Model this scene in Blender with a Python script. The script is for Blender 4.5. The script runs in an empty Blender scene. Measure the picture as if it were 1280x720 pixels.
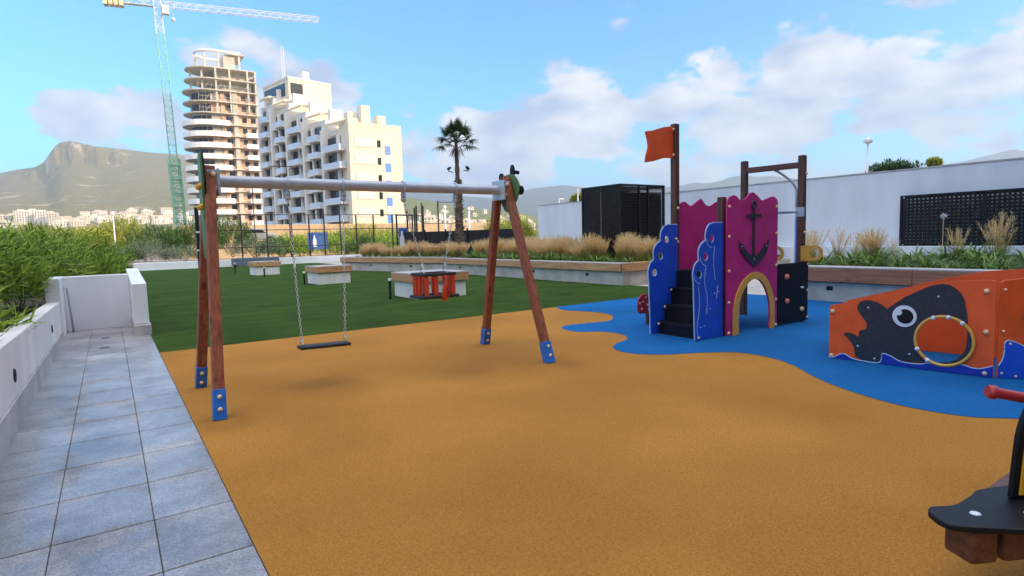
import bpy, math, random
from mathutils import Vector, Matrix, noise as mnoise
PI = math.pi
scene = bpy.context.scene
col = scene.collection
rnd = random.Random(7)

# ------------------------------------------------------------------ helpers
class MB:
    """Collects faces and links them as one mesh object."""
    def __init__(s): s.v = []; s.f = []; s.mi = []; s.cur = 0
    def add(s, vs, fs):
        o = len(s.v); s.v.extend([tuple(p) for p in vs])
        for f in fs: s.f.append(tuple(i + o for i in f)); s.mi.append(s.cur)
        return s
    def box(s, x0, x1, y0, y1, z0, z1, M=None):
        vs = [Vector((x, y, z)) for z in (z0, z1) for y in (y0, y1) for x in (x0, x1)]
        if M is not None: vs = [M @ p for p in vs]
        return s.add(vs, [(0, 2, 3, 1), (4, 5, 7, 6), (0, 1, 5, 4), (2, 6, 7, 3), (0, 4, 6, 2), (1, 3, 7, 5)])
    def bar(s, a, b, w, h=None, up=(0, 0, 1)):
        """rectangular bar from a to b, w across, h along 'up'"""
        a = Vector(a); b = Vector(b); h = h or w
        d = (b - a).normalized(); u = Vector(up)
        sx = d.cross(u)
        if sx.length < 1e-4: sx = d.cross(Vector((0, 1, 0)))
        sx.normalize(); sy = sx.cross(d).normalized()
        vs = [p + sx * (i * w / 2) + sy * (j * h / 2) for p in (a, b) for i, j in ((-1, -1), (1, -1), (1, 1), (-1, 1))]
        return s.add(vs, [(3, 2, 1, 0), (4, 5, 6, 7), (0, 1, 5, 4), (1, 2, 6, 5), (2, 3, 7, 6), (3, 0, 4, 7)])
    def tube(s, pts, r, n=10, caps=True):
        pts = [Vector(p) for p in pts]; rs = r if isinstance(r, (list, tuple)) else [r] * len(pts)
        vs = []; fs = []
        for i, p in enumerate(pts):
            d = (pts[min(i + 1, len(pts) - 1)] - pts[max(i - 1, 0)]).normalized()
            a = d.cross(Vector((0, 0, 1)))
            if a.length < 1e-3: a = d.cross(Vector((0, 1, 0)))
            a.normalize(); b = d.cross(a)
            for k in range(n):
                t = 2 * PI * k / n
                vs.append(p + (a * math.cos(t) + b * math.sin(t)) * rs[i])
        for i in range(len(pts) - 1):
            for k in range(n):
                k2 = (k + 1) % n
                fs.append((i * n + k, i * n + k2, (i + 1) * n + k2, (i + 1) * n + k))
        if caps:
            fs.append(tuple(range(n))); fs.append(tuple(reversed(range((len(pts) - 1) * n, len(pts) * n))))
        return s.add(vs, fs)
    def cyl(s, a, b, r, n=16): return s.tube([a, b], r, n)
    def torus(s, c, R, r, M=None, nR=24, nr=8, sx=1.0):
        vs = []; fs = []
        for i in range(nR):
            t = 2 * PI * i / nR
            for k in range(nr):
                q = 2 * PI * k / nr
                p = Vector(((R + r * math.cos(q)) * math.cos(t) * sx, (R + r * math.cos(q)) * math.sin(t), r * math.sin(q)))
                vs.append((M @ p if M is not None else p) + Vector(c))
        for i in range(nR):
            for k in range(nr):
                i2 = (i + 1) % nR; k2 = (k + 1) % nr
                fs.append((i * nr + k, i2 * nr + k, i2 * nr + k2, i * nr + k2))
        return s.add(vs, fs)
    def ball(s, c, r, nu=10, nv=7, sc=(1, 1, 1)):
        vs = []; fs = []
        for j in range(nv + 1):
            ph = PI * j / nv
            for i in range(nu):
                th = 2 * PI * i / nu
                vs.append((c[0] + r * sc[0] * math.sin(ph) * math.cos(th), c[1] + r * sc[1] * math.sin(ph) * math.sin(th), c[2] + r * sc[2] * math.cos(ph)))
        for j in range(nv):
            for i in range(nu):
                i2 = (i + 1) % nu
                fs.append((j * nu + i, (j + 1) * nu + i, (j + 1) * nu + i2, j * nu + i2))
        return s.add(vs, fs)
    def plate(s, P2, frame, t0, t1, holes=()):
        """outline P2 (a,b) in the frame (origin, ea, eb, en), from depth t0 to t1, holes cut by triangulation"""
        o, ea, eb, en = frame
        from mathutils.geometry import tessellate_polygon
        loops = [list(P2)] + [list(h) for h in holes]
        flat = [p for l in loops for p in l]
        tris = tessellate_polygon([[Vector((p[0], p[1], 0)) for p in l] for l in loops])
        n = len(flat)
        vs = [o + ea * p[0] + eb * p[1] + en * t0 for p in flat] + [o + ea * p[0] + eb * p[1] + en * t1 for p in flat]
        fs = []
        if len(loops) == 1:
            fs.append(tuple(range(n))); fs.append(tuple(reversed(range(n, 2 * n))))
        else:
            for t in tris: fs.append(tuple(t)); fs.append(tuple(i + n for i in reversed(t)))
        k = 0
        for l in loops:
            m = len(l)
            for i in range(m):
                j = (i + 1) % m
                fs.append((k + i, k + j, k + j + n, k + i + n))
            k += m
        return s.add(vs, fs)
    def build(s, name, mats, parent=None, bev=0, smooth=False, seg=2, fix=True):
        me = bpy.data.meshes.new(name)
        me.from_pydata(s.v, [], s.f)
        if not isinstance(mats, (list, tuple)): mats = [mats]
        for m in mats: me.materials.append(m)
        if len(mats) > 1: me.polygons.foreach_set('material_index', s.mi)
        if fix:
            import bmesh
            bm = bmesh.new(); bm.from_mesh(me)
            bmesh.ops.recalc_face_normals(bm, faces=bm.faces); bm.to_mesh(me); bm.free()
        if smooth:
            me.polygons.foreach_set('use_smooth', [True] * len(me.polygons))
        me.update()
        o = bpy.data.objects.new(name, me); col.objects.link(o)
        if parent is not None: o.parent = parent
        if bev:
            m = o.modifiers.new('bevel', 'BEVEL'); m.width = bev; m.segments = seg; m.limit_method = 'ANGLE'; m.angle_limit = math.radians(40)
            if smooth is False:
                me.polygons.foreach_set('use_smooth', [False] * len(me.polygons))
        return o

def tag(o, label=None, cat=None, group=None, kind=None):
    if label: o['label'] = label
    if cat: o['category'] = cat
    if group: o['group'] = group
    if kind: o['kind'] = kind
    return o
def empty(name, loc=(0, 0, 0), rz=0.0):
    o = bpy.data.objects.new(name, None); o.empty_display_size = 0.2
    o.location = loc; o.rotation_euler = (0, 0, rz); col.objects.link(o); return o
def thing(name, label, cat, loc=(0, 0, 0), rz=0.0, group=None):
    return tag(empty(name, loc, rz), label, cat, group)
def kids(o): return [c for c in bpy.data.objects if c.parent is o]
def copy_tree(o, parent=None, depth=0):
    c = o.copy(); col.objects.link(c)
    if parent is not None: c.parent = parent
    for ch in CH.get(o.name, kids(o)): copy_tree(ch, c)
    return c
CH = {}
def struct(o): o['kind'] = 'structure'; return o
ORD = ['first', 'second', 'third', 'fourth', 'fifth', 'sixth', 'seventh', 'eighth', 'ninth', 'tenth', 'eleventh', 'twelfth',
       'thirteenth', 'fourteenth', 'fifteenth', 'sixteenth', 'seventeenth', 'eighteenth', 'nineteenth', 'twentieth']

# ------------------------------------------------------------------ materials
def nodes(m):
    m.use_nodes = True; nt = m.node_tree; return nt, nt.nodes, nt.links, nt.nodes['Principled BSDF']
def mat(name, c, rough=0.6, var=0.12, scale=6.0, bump=0.0, bscale=None, metal=0.0, stretch=(1, 1, 1), island=0.0, coat=0.0, c2=None, detail=5.0, spec=0.5, trans=0.0, alpha=1.0, bdist=0.01):
    m = bpy.data.materials.new(name); nt, N, L, B = nodes(m)
    B.inputs['Roughness'].default_value = rough; B.inputs['Metallic'].default_value = metal
    B.inputs['Coat Weight'].default_value = coat; B.inputs['Specular IOR Level'].default_value = spec
    B.inputs['Transmission Weight'].default_value = trans; B.inputs['Alpha'].default_value = alpha
    tc = N.new('ShaderNodeTexCoord'); mp = N.new('ShaderNodeMapping'); mp.inputs['Scale'].default_value = stretch
    L.new(tc.outputs['Object'], mp.inputs['Vector'])
    nz = N.new('ShaderNodeTexNoise'); nz.inputs['Scale'].default_value = scale; nz.inputs['Detail'].default_value = detail
    L.new(mp.outputs['Vector'], nz.inputs['Vector'])
    rp = N.new('ShaderNodeValToRGB'); e = rp.color_ramp.elements
    lo = [max(0, x * (1 - var)) for x in c]; hi = [min(1, x * (1 + var)) for x in (c2 or c)]
    e[0].position = 0.3; e[0].color = (*lo, 1); e[1].position = 0.7; e[1].color = (*hi, 1)
    L.new(nz.outputs['Fac'], rp.inputs['Fac'])
    out = rp.outputs['Color']
    if island:
        g = N.new('ShaderNodeNewGeometry'); hs = N.new('ShaderNodeHueSaturation')
        mr = N.new('ShaderNodeMapRange'); mr.inputs['To Min'].default_value = 1 - island; mr.inputs['To Max'].default_value = 1 + island
        L.new(g.outputs['Random Per Island'], mr.inputs['Value']); L.new(mr.outputs['Result'], hs.inputs['Value'])
        L.new(out, hs.inputs['Color']); out = hs.outputs['Color']
    L.new(out, B.inputs['Base Color'])
    if bump:
        nb = N.new('ShaderNodeTexNoise'); nb.inputs['Scale'].default_value = bscale or scale * 4; nb.inputs['Detail'].default_value = 4
        L.new(mp.outputs['Vector'], nb.inputs['Vector'])
        bp = N.new('ShaderNodeBump'); bp.inputs['Strength'].default_value = bump; bp.inputs['Distance'].default_value = bdist
        L.new(nb.outputs['Fac'], bp.inputs['Height']); L.new(bp.outputs['Normal'], B.inputs['Normal'])
    return m

def wood(name, c, c2, axis, rough=0.5, knots=True, sc=1.0):
    """planed timber: grain drawn out along one axis, a few dark knots and checks"""
    m = bpy.data.materials.new(name); nt, N, L, B = nodes(m)
    B.inputs['Roughness'].default_value = rough
    st = [22 * sc, 22 * sc, 22 * sc]; st['xyz'.index(axis)] = 0.9 * sc
    tc = N.new('ShaderNodeTexCoord'); mp = N.new('ShaderNodeMapping'); mp.inputs['Scale'].default_value = st
    L.new(tc.outputs['Object'], mp.inputs['Vector'])
    nz = N.new('ShaderNodeTexNoise'); nz.inputs['Scale'].default_value = 1.6; nz.inputs['Detail'].default_value = 7; nz.inputs['Distortion'].default_value = 0.6
    L.new(mp.outputs['Vector'], nz.inputs['Vector'])
    rp = N.new('ShaderNodeValToRGB'); e = rp.color_ramp.elements
    e[0].position = 0.3; e[0].color = (*c, 1); e[1].position = 0.72; e[1].color = (*c2, 1)
    L.new(nz.outputs['Fac'], rp.inputs['Fac'])
    out = rp.outputs['Color']
    if knots:
        mk = N.new('ShaderNodeMapping'); sk = [7, 7, 7]; sk['xyz'.index(axis)] = 2.2; mk.inputs['Scale'].default_value = sk
        L.new(tc.outputs['Object'], mk.inputs['Vector'])
        vo = N.new('ShaderNodeTexVoronoi'); vo.inputs['Scale'].default_value = 1.0; L.new(mk.outputs['Vector'], vo.inputs['Vector'])
        rk = N.new('ShaderNodeValToRGB'); k = rk.color_ramp.elements
        k[0].position = 0.06; k[0].color = (0.35, 0.3, 0.28, 1); k[1].position = 0.17; k[1].color = (1, 1, 1, 1)
        L.new(vo.outputs['Distance'], rk.inputs['Fac'])
        mx = N.new('ShaderNodeMix'); mx.data_type = 'RGBA'; mx.blend_type = 'MULTIPLY'; mx.inputs[0].default_value = 1
        L.new(out, mx.inputs[6]); L.new(rk.outputs['Color'], mx.inputs[7]); out = mx.outputs[2]
    L.new(out, B.inputs['Base Color'])
    bp = N.new('ShaderNodeBump'); bp.inputs['Strength'].default_value = 0.35; bp.inputs['Distance'].default_value = 0.004
    L.new(nz.outputs['Fac'], bp.inputs['Height']); L.new(bp.outputs['Normal'], B.inputs['Normal'])
    return m

def leafmat(name, c, c2, rough=0.5, island=0.45, trans=0.25):
    m = bpy.data.materials.new(name); nt, N, L, B = nodes(m)
    B.inputs['Roughness'].default_value = rough; B.inputs['Specular IOR Level'].default_value = .22
    g = N.new('ShaderNodeNewGeometry'); rp = N.new('ShaderNodeValToRGB'); e = rp.color_ramp.elements
    e[0].position = 0.0; e[0].color = (*[x * (1 - island) for x in c], 1); e[1].position = 1.0; e[1].color = (*c2, 1)
    L.new(g.outputs['Random Per Island'], rp.inputs['Fac']); L.new(rp.outputs['Color'], B.inputs['Base Color'])
    tl = N.new('ShaderNodeBsdfTranslucent'); L.new(rp.outputs['Color'], tl.inputs['Color'])
    ms = N.new('ShaderNodeMixShader'); ms.inputs[0].default_value = trans
    L.new(B.outputs[0], ms.inputs[1]); L.new(tl.outputs[0], ms.inputs[2])
    L.new(ms.outputs[0], N['Material Output'].inputs['Surface'])
    return m

M = {}
M['white_wall'] = mat('white_render', (.72, .735, .77), .75, .075, 1.3, .25, 160, stretch=(1, 1, .22), detail=8)
M['white_wall_dirty'] = mat('white_render_streaked', (.72, .70, .67), .75, .13, 1.6, .25, 140, stretch=(1, 1, .35))
M['plinth'] = mat('stone_plinth', (.42, .41, .40), .55, .25, 3.0, .3, 60)
M['grout'] = mat('sandy_grout', (.10, .10, .10), .95, .3, 20)
M['concrete'] = mat('concrete', (.46, .42, .365), .7, .2, 2.2, .35, 45)
M['cap_stone'] = mat('cap_stone', (.50, .47, .43), .6, .12, 9)
M['wood_v'] = wood('red_pine_upright', (.15, .038, .016), (.38, .115, .05), 'z')
M['wood_y'] = wood('bench_timber', (.36, .165, .07), (.66, .37, .17), 'y', sc=.8)
M['wood_x'] = wood('bench_timber_across', (.36, .165, .07), (.66, .37, .17), 'x', sc=.8)
M['wood_bench_dark'] = wood('bench_timber_dark', (.26, .095, .045), (.44, .19, .09), 'y', sc=.8)
M['wood_grey'] = wood('weathered_timber_top', (.34, .30, .27), (.55, .50, .46), 'y', sc=.8, knots=False)
M['wood_dark_y'] = wood('dark_pine', (.07, .025, .013), (.17, .06, .03), 'y')
M['wood_dark'] = wood('dark_pine_upright', (.055, .022, .013), (.15, .055, .03), 'z')
M['steel'] = mat('galvanised_steel', (.45, .49, .57), .36, .1, 5, metal=.2)
M['chain'] = mat('zinc_chain', (.62, .62, .60), .35, .1, 9, metal=.7)
M['black_rubber'] = mat('black_rubber', (.018, .019, .022), .6, .2, 8, .2, 90)
M['black_hpl'] = mat('black_board', (.006, .007, .010), .5, .25, 30, .12, 260, spec=.25)
M['black_metal'] = mat('black_metal', (.007, .007, .008), .5, .2, 8, spec=.3)
M['black_gloss'] = mat('black_gloss_panel', (.012, .009, .006), .07, .4, 1.2, .25, 1.6, spec=.16, bdist=.05)
M['blue_metal'] = mat('blue_foot_plate', (.02, .15, .55), .4, .12, 10)
M['blue_hpl'] = mat('blue_board', (.010, .085, .60), .4, .15, 3.5, .08, 240)
M['blue_dark'] = mat('deep_blue_board', (.006, .030, .36), .42, .12, 12, .08, 240)
M['lightblue'] = mat('pale_blue_edge', (.42, .58, .80), .5, .05, 12)
M['pink'] = mat('magenta_board', (.52, .016, .19), .5, .15, 3.5, .1, 240)
M['orange'] = mat('orange_board', (.78, .10, .012), .5, .13, 3.5, .1, 240)
M['red_pl'] = mat('red_plastic', (.42, .03, .035), .4, .1, 12)
M['bucket'] = mat('orange_red_plastic', (.62, .065, .025), .35, .08, 12)
M['ochre'] = mat('ochre_board', (.70, .37, .06), .45, .08, 14)
M['yellow'] = mat('yellow_board', (.80, .36, .02), .45, .06, 14)
M['cap'] = mat('cream_bolt_cap', (.78, .56, .34), .4, .08, 30)
M['white_pl'] = mat('white_plastic', (.72, .76, .82), .45, .05, 12)
M['grey_pl'] = mat('charcoal_plastic', (.028, .031, .043), .55, .2, 25, .15, 200, spec=.35)
M['green_pl'] = mat('green_board', (.10, .20, .07), .5, .12, 14)
M['salmon'] = mat('salmon_hold', (.70, .19, .13), .5, .12, 18)
M['soil'] = mat('dark_soil', (.045, .032, .024), .95, .4, 8, .6, 30)
M['gravel'] = mat('pale_gravel', (.34, .29, .25), .9, .35, 12, .6, 60)
M['lamp_white'] = mat('white_lamp', (.75, .75, .74), .4, .05, 8)
M['glass'] = mat('window_glass', (.018, .024, .034), .12, .5, .6)
M['cream'] = mat('cream_facade', (.74, .66, .52), .8, .05, .35, .15, 12)
M['cream_side'] = mat('white_facade', (.70, .68, .64), .8, .05, .35)
M['tile_bal'] = mat('white_balcony', (.52, .60, .72), .3, .05, .6)
M['shutter'] = mat('white_shutter', (.74, .70, .62), .6, .05, 2)
M['bluepanel'] = mat('blue_window_panel', (.10, .26, .66), .4, .1, 1)
M['brick'] = mat('hollow_brick_infill', (.58, .36, .24), .9, .22, 1.4, .4, 6, c2=(.68, .50, .36))
M['slab'] = mat('raw_concrete', (.56, .52, .45), .85, .15, .9)
M['parapet'] = mat('white_parapet', (.76, .76, .75), .6, .05, .5)
M['crane_w'] = mat('pale_crane_steel', (.66, .66, .64), .5, .08, 1)
M['crane_g'] = mat('green_crane_steel', (.26, .56, .40), .55, .1, 1)
M['crane_y'] = mat('yellow_crane_steel', (.66, .56, .34), .55, .15, 1)
M['retain'] = mat('sandy_wall', (.50, .36, .22), .85, .15, 1.2, .3, 8)
M['house'] = mat('cream_house', (.66, .58, .46), .85, .1, .05)
M['housew'] = mat('white_house', (.74, .68, .58), .85, .08, .05)
M['roof'] = mat('clay_roof', (.54, .42, .30), .9, .15, .2)
M['court'] = mat('pale_green_court', (.16, .24, .13), .9, .12, .8)
M['louvre'] = mat('louvre_metal', (.022, .022, .024), .38, .2, 8)
M['mesh'] = mat('dark_wind_screen', (.012, .014, .014), .8, .3, 3)
M['blue_sign'] = mat('blue_banner', (.03, .10, .33), .6, .12, 3)
M['car'] = mat('silver_car_paint', (.42, .43, .45), .25, .05, 2, metal=.3, coat=.5)
M['pad'] = mat('grey_blue_cover', (.10, .13, .18), .7, .15, 3)
M['bark'] = mat('palm_bark', (.12, .085, .06), .95, .45, 5, .9, 14, stretch=(1, 1, 3), bdist=.05)
M['stem'] = mat('shrub_stem', (.10, .075, .05), .9, .3, 12)
M['oleander'] = leafmat('oleander_leaf', (.135, .25, .024), (.37, .50, .065), .55)
M['oleander2'] = leafmat('dark_shrub_leaf', (.045, .11, .022), (.11, .20, .04))
M['silver'] = leafmat('silver_shrub_leaf', (.10, .15, .085), (.19, .25, .15))
M['limeleaf'] = leafmat('lime_leaf', (.30, .34, .03), (.46, .48, .07))
M['treeleaf'] = leafmat('tree_leaf', (.045, .10, .03), (.10, .17, .05))
M['agap'] = leafmat('strap_leaf', (.10, .21, .03), (.26, .40, .08), .4)
M['straw'] = leafmat('straw_plume', (.78, .52, .22), (.98, .76, .42), .8, .25, .5)
M['blade'] = leafmat('grass_blade', (.20, .25, .05), (.46, .40, .12), .7, .3, .45)
M['palmleaf'] = leafmat('palm_leaf', (.022, .052, .016), (.06, .11, .03), .45)
M['deadpalm'] = leafmat('dry_palm_leaf', (.13, .09, .05), (.20, .14, .08), .9)

def rubber(name, c, spots, var):
    """poured rubber crumb: coloured granules, faint worn and damp patches, painted swing shadow"""
    m = bpy.data.materials.new(name); nt, N, L, B = nodes(m)
    B.inputs['Roughness'].default_value = .92; B.inputs['Specular IOR Level'].default_value = .10
    tc = N.new('ShaderNodeTexCoord')
    vo = N.new('ShaderNodeTexVoronoi'); vo.inputs['Scale'].default_value = 260; L.new(tc.outputs['Object'], vo.inputs['Vector'])
    n1 = N.new('ShaderNodeTexNoise'); n1.inputs['Scale'].default_value = 55; n1.inputs['Detail'].default_value = 4; L.new(tc.outputs['Object'], n1.inputs['Vector'])
    n2 = N.new('ShaderNodeTexNoise'); n2.inputs['Scale'].default_value = .55; n2.inputs['Detail'].default_value = 5; L.new(tc.outputs['Object'], n2.inputs['Vector'])
    sp = N.new('ShaderNodeSeparateColor'); L.new(vo.outputs['Color'], sp.inputs[0])
    r1 = N.new('ShaderNodeMapRange'); r1.inputs['To Min'].default_value = 1 - var; r1.inputs['To Max'].default_value = 1 + var; L.new(sp.outputs[0], r1.inputs[0])
    r2 = N.new('ShaderNodeMapRange'); r2.inputs['From Min'].default_value = .3; r2.inputs['From Max'].default_value = .7; r2.inputs['To Min'].default_value = .86; r2.inputs['To Max'].default_value = 1.12; L.new(n1.outputs['Fac'], r2.inputs[0])
    r3 = N.new('ShaderNodeMapRange'); r3.inputs['From Min'].default_value = .3; r3.inputs['From Max'].default_value = .7; r3.inputs['To Min'].default_value = .80; r3.inputs['To Max'].default_value = 1.12; L.new(n2.outputs['Fac'], r3.inputs[0])
    m1 = N.new('ShaderNodeMath'); m1.operation = 'MULTIPLY'; L.new(r1.outputs[0], m1.inputs[0]); L.new(r2.outputs[0], m1.inputs[1])
    m2 = N.new('ShaderNodeMath'); m2.operation = 'MULTIPLY'; L.new(m1.outputs[0], m2.inputs[0]); L.new(r3.outputs[0], m2.inputs[1])
    out = m2.outputs[0]
    for (sx, sy, rad, k) in spots:                       # scuffed, worn patches under the swings and at the steps, swing shadow painted in
        vm = N.new('ShaderNodeVectorMath'); vm.operation = 'DISTANCE'; vm.inputs[1].default_value = (sx, sy, 0)
        L.new(tc.outputs['Object'], vm.inputs[0])
        ad = N.new('ShaderNodeMath'); ad.operation = 'MULTIPLY_ADD'; L.new(n2.outputs['Fac'], ad.inputs[0]); ad.inputs[1].default_value = -.5; L.new(vm.outputs['Value'], ad.inputs[2])
        mr = N.new('ShaderNodeMapRange'); mr.interpolation_type = 'SMOOTHSTEP'; mr.inputs['From Min'].default_value = -.1; mr.inputs['From Max'].default_value = rad; mr.inputs['To Min'].default_value = k; mr.inputs['To Max'].default_value = 1
        L.new(ad.outputs[0], mr.inputs[0])
        mm = N.new('ShaderNodeMath'); mm.operation = 'MULTIPLY'; L.new(out, mm.inputs[0]); L.new(mr.outputs[0], mm.inputs[1]); out = mm.outputs[0]
    mx = N.new('ShaderNodeVectorMath'); mx.operation = 'SCALE'; mx.inputs[0].default_value = c; L.new(out, mx.inputs['Scale'])
    L.new(mx.outputs[0], B.inputs['Base Color'])
    bp = N.new('ShaderNodeBump'); bp.inputs['Strength'].default_value = .5; bp.inputs['Distance'].default_value = .003
    L.new(vo.outputs['Distance'], bp.inputs['Height']); L.new(bp.outputs['Normal'], B.inputs['Normal'])
    return m
M['rubber_tan'] = rubber('tan_rubber', (.415, .188, .036), [(1.92, 6.3, .34, .86), (3.45, 6.0, .30, .86), (4.62, 5.55, .16, .85), (.8, 5.7, .12, .85)], .28)
M['rubber_blue'] = rubber('blue_rubber', (.009, .122, .345), [(6.7, 5.9, .4, .84), (8.3, 5.0, .3, .88)], .28)

def turf():
    m = bpy.data.materials.new('artificial_turf'); nt, N, L, B = nodes(m)
    B.inputs['Roughness'].default_value = .95; B.inputs['Specular IOR Level'].default_value = .06
    tc = N.new('ShaderNodeTexCoord')
    mp = N.new('ShaderNodeMapping'); mp.inputs['Scale'].default_value = (.9, 1.5, 1); L.new(tc.outputs['Object'], mp.inputs['Vector'])
    n1 = N.new('ShaderNodeTexNoise'); n1.inputs['Scale'].default_value = .9; n1.inputs['Detail'].default_value = 7; n1.inputs['Roughness'].default_value = .65; L.new(mp.outputs['Vector'], n1.inputs['Vector'])
    n2 = N.new('ShaderNodeTexNoise'); n2.inputs['Scale'].default_value = 110; n2.inputs['Detail'].default_value = 3; L.new(tc.outputs['Object'], n2.inputs['Vector'])
    ad = N.new('ShaderNodeMath'); ad.operation = 'MULTIPLY_ADD'; ad.inputs[1].default_value = .6; L.new(n2.outputs['Fac'], ad.inputs[0])
    L.new(n1.outputs['Fac'], ad.inputs[2])
    rp = N.new('ShaderNodeValToRGB'); e = rp.color_ramp.elements
    e[0].position = .55; e[0].color = (.019, .044, .007, 1); e[1].position = 1.05; e[1].color = (.058, .105, .018, 1)
    L.new(ad.outputs[0], rp.inputs['Fac']); L.new(rp.outputs['Color'], B.inputs['Base Color'])
    bp = N.new('ShaderNodeBump'); bp.inputs['Strength'].default_value = .8; bp.inputs['Distance'].default_value = .02
    L.new(n2.outputs['Fac'], bp.inputs['Height']); L.new(bp.outputs['Normal'], B.inputs['Normal'])
    return m
M['turf'] = turf()

def paving():
    """grey granite-look slabs, damp in the middle where water stands"""
    m = bpy.data.materials.new('damp_paving'); nt, N, L, B = nodes(m)
    tc = N.new('ShaderNodeTexCoord'); g = N.new('ShaderNodeNewGeometry')
    sp = N.new('ShaderNodeSeparateXYZ'); L.new(tc.outputs['Object'], sp.inputs[0])
    def chain(op, a, b=None, c=None):
        n = N.new('ShaderNodeMath'); n.operation = op
        for i, x in enumerate((a, b, c)):
            if x is None: continue
            if isinstance(x, (int, float)): n.inputs[i].default_value = x
            else: L.new(x, n.inputs[i])
        return n.outputs[0]
    fy = chain('FRACT', chain('DIVIDE', chain('ADD', sp.outputs[1], 20.0 * .667 - 3.92), .667))
    fx = chain('FRACT', chain('DIVIDE', chain('ADD', sp.outputs[0], 10 * .48 - .11), .48))
    dx = chain('ABSOLUTE', chain('SUBTRACT', fx, .5)); dy = chain('ABSOLUTE', chain('SUBTRACT', fy, .45))
    edge = chain('MAXIMUM', dx, dy)
    n1 = N.new('ShaderNodeTexNoise'); n1.inputs['Scale'].default_value = 2.3; n1.inputs['Detail'].default_value = 6; L.new(tc.outputs['Object'], n1.inputs['Vector'])
    n0 = N.new('ShaderNodeTexNoise'); n0.inputs['Scale'].default_value = .8; n0.inputs['Detail'].default_value = 3; L.new(tc.outputs['Object'], n0.inputs['Vector'])
    w = chain('SUBTRACT', chain('MULTIPLY_ADD', n1.outputs['Fac'], .95, chain('MULTIPLY', n0.outputs['Fac'], .75)), chain('MULTIPLY_ADD', edge, .8, .36))
    wet = N.new('ShaderNodeMapRange'); wet.interpolation_type = 'SMOOTHSTEP'; wet.inputs['From Min'].default_value = .02; wet.inputs['From Max'].default_value = .22; L.new(w, wet.inputs[0])
    n2 = N.new('ShaderNodeTexNoise'); n2.inputs['Scale'].default_value = 105; n2.inputs['Detail'].default_value = 6; L.new(tc.outputs['Object'], n2.inputs['Vector'])
    rp = N.new('ShaderNodeValToRGB'); e = rp.color_ramp.elements
    e[0].position = .3; e[0].color = (.22, .22, .23, 1); e[1].position = .7; e[1].color = (.50, .50, .52, 1); L.new(n2.outputs['Fac'], rp.inputs['Fac'])
    n3 = N.new('ShaderNodeTexNoise'); n3.inputs['Scale'].default_value = 1.5; n3.inputs['Detail'].default_value = 6; n3.inputs['Roughness'].default_value = .7; L.new(tc.outputs['Object'], n3.inputs['Vector'])
    st = N.new('ShaderNodeMapRange'); st.inputs['From Min'].default_value = .36; st.inputs['From Max'].default_value = .62; st.inputs['To Min'].default_value = .56; st.inputs['To Max'].default_value = 1.12; L.new(n3.outputs['Fac'], st.inputs[0])
    isl = N.new('ShaderNodeMapRange'); isl.inputs['To Min'].default_value = .86; isl.inputs['To Max'].default_value = 1.1; L.new(g.outputs['Random Per Island'], isl.inputs[0])
    k = chain('MULTIPLY', chain('MULTIPLY', st.outputs[0], isl.outputs[0]), chain('MULTIPLY_ADD', wet.outputs[0], -.12, 1.0))
    sc = N.new('ShaderNodeVectorMath'); sc.operation = 'SCALE'; L.new(rp.outputs['Color'], sc.inputs[0]); L.new(k, sc.inputs['Scale'])
    L.new(sc.outputs[0], B.inputs['Base Color'])
    L.new(chain('MULTIPLY_ADD', wet.outputs[0], -.26, .58), B.inputs['Roughness'])
    L.new(chain('MULTIPLY', wet.outputs[0], .35), B.inputs['Coat Weight']); B.inputs['Coat Roughness'].default_value = .18
    bp = N.new('ShaderNodeBump'); bp.inputs['Strength'].default_value = .25; bp.inputs['Distance'].default_value = .004
    L.new(n2.outputs['Fac'], bp.inputs['Height']); L.new(bp.outputs['Normal'], B.inputs['Normal'])
    return m
M['paving'] = paving()

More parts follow.
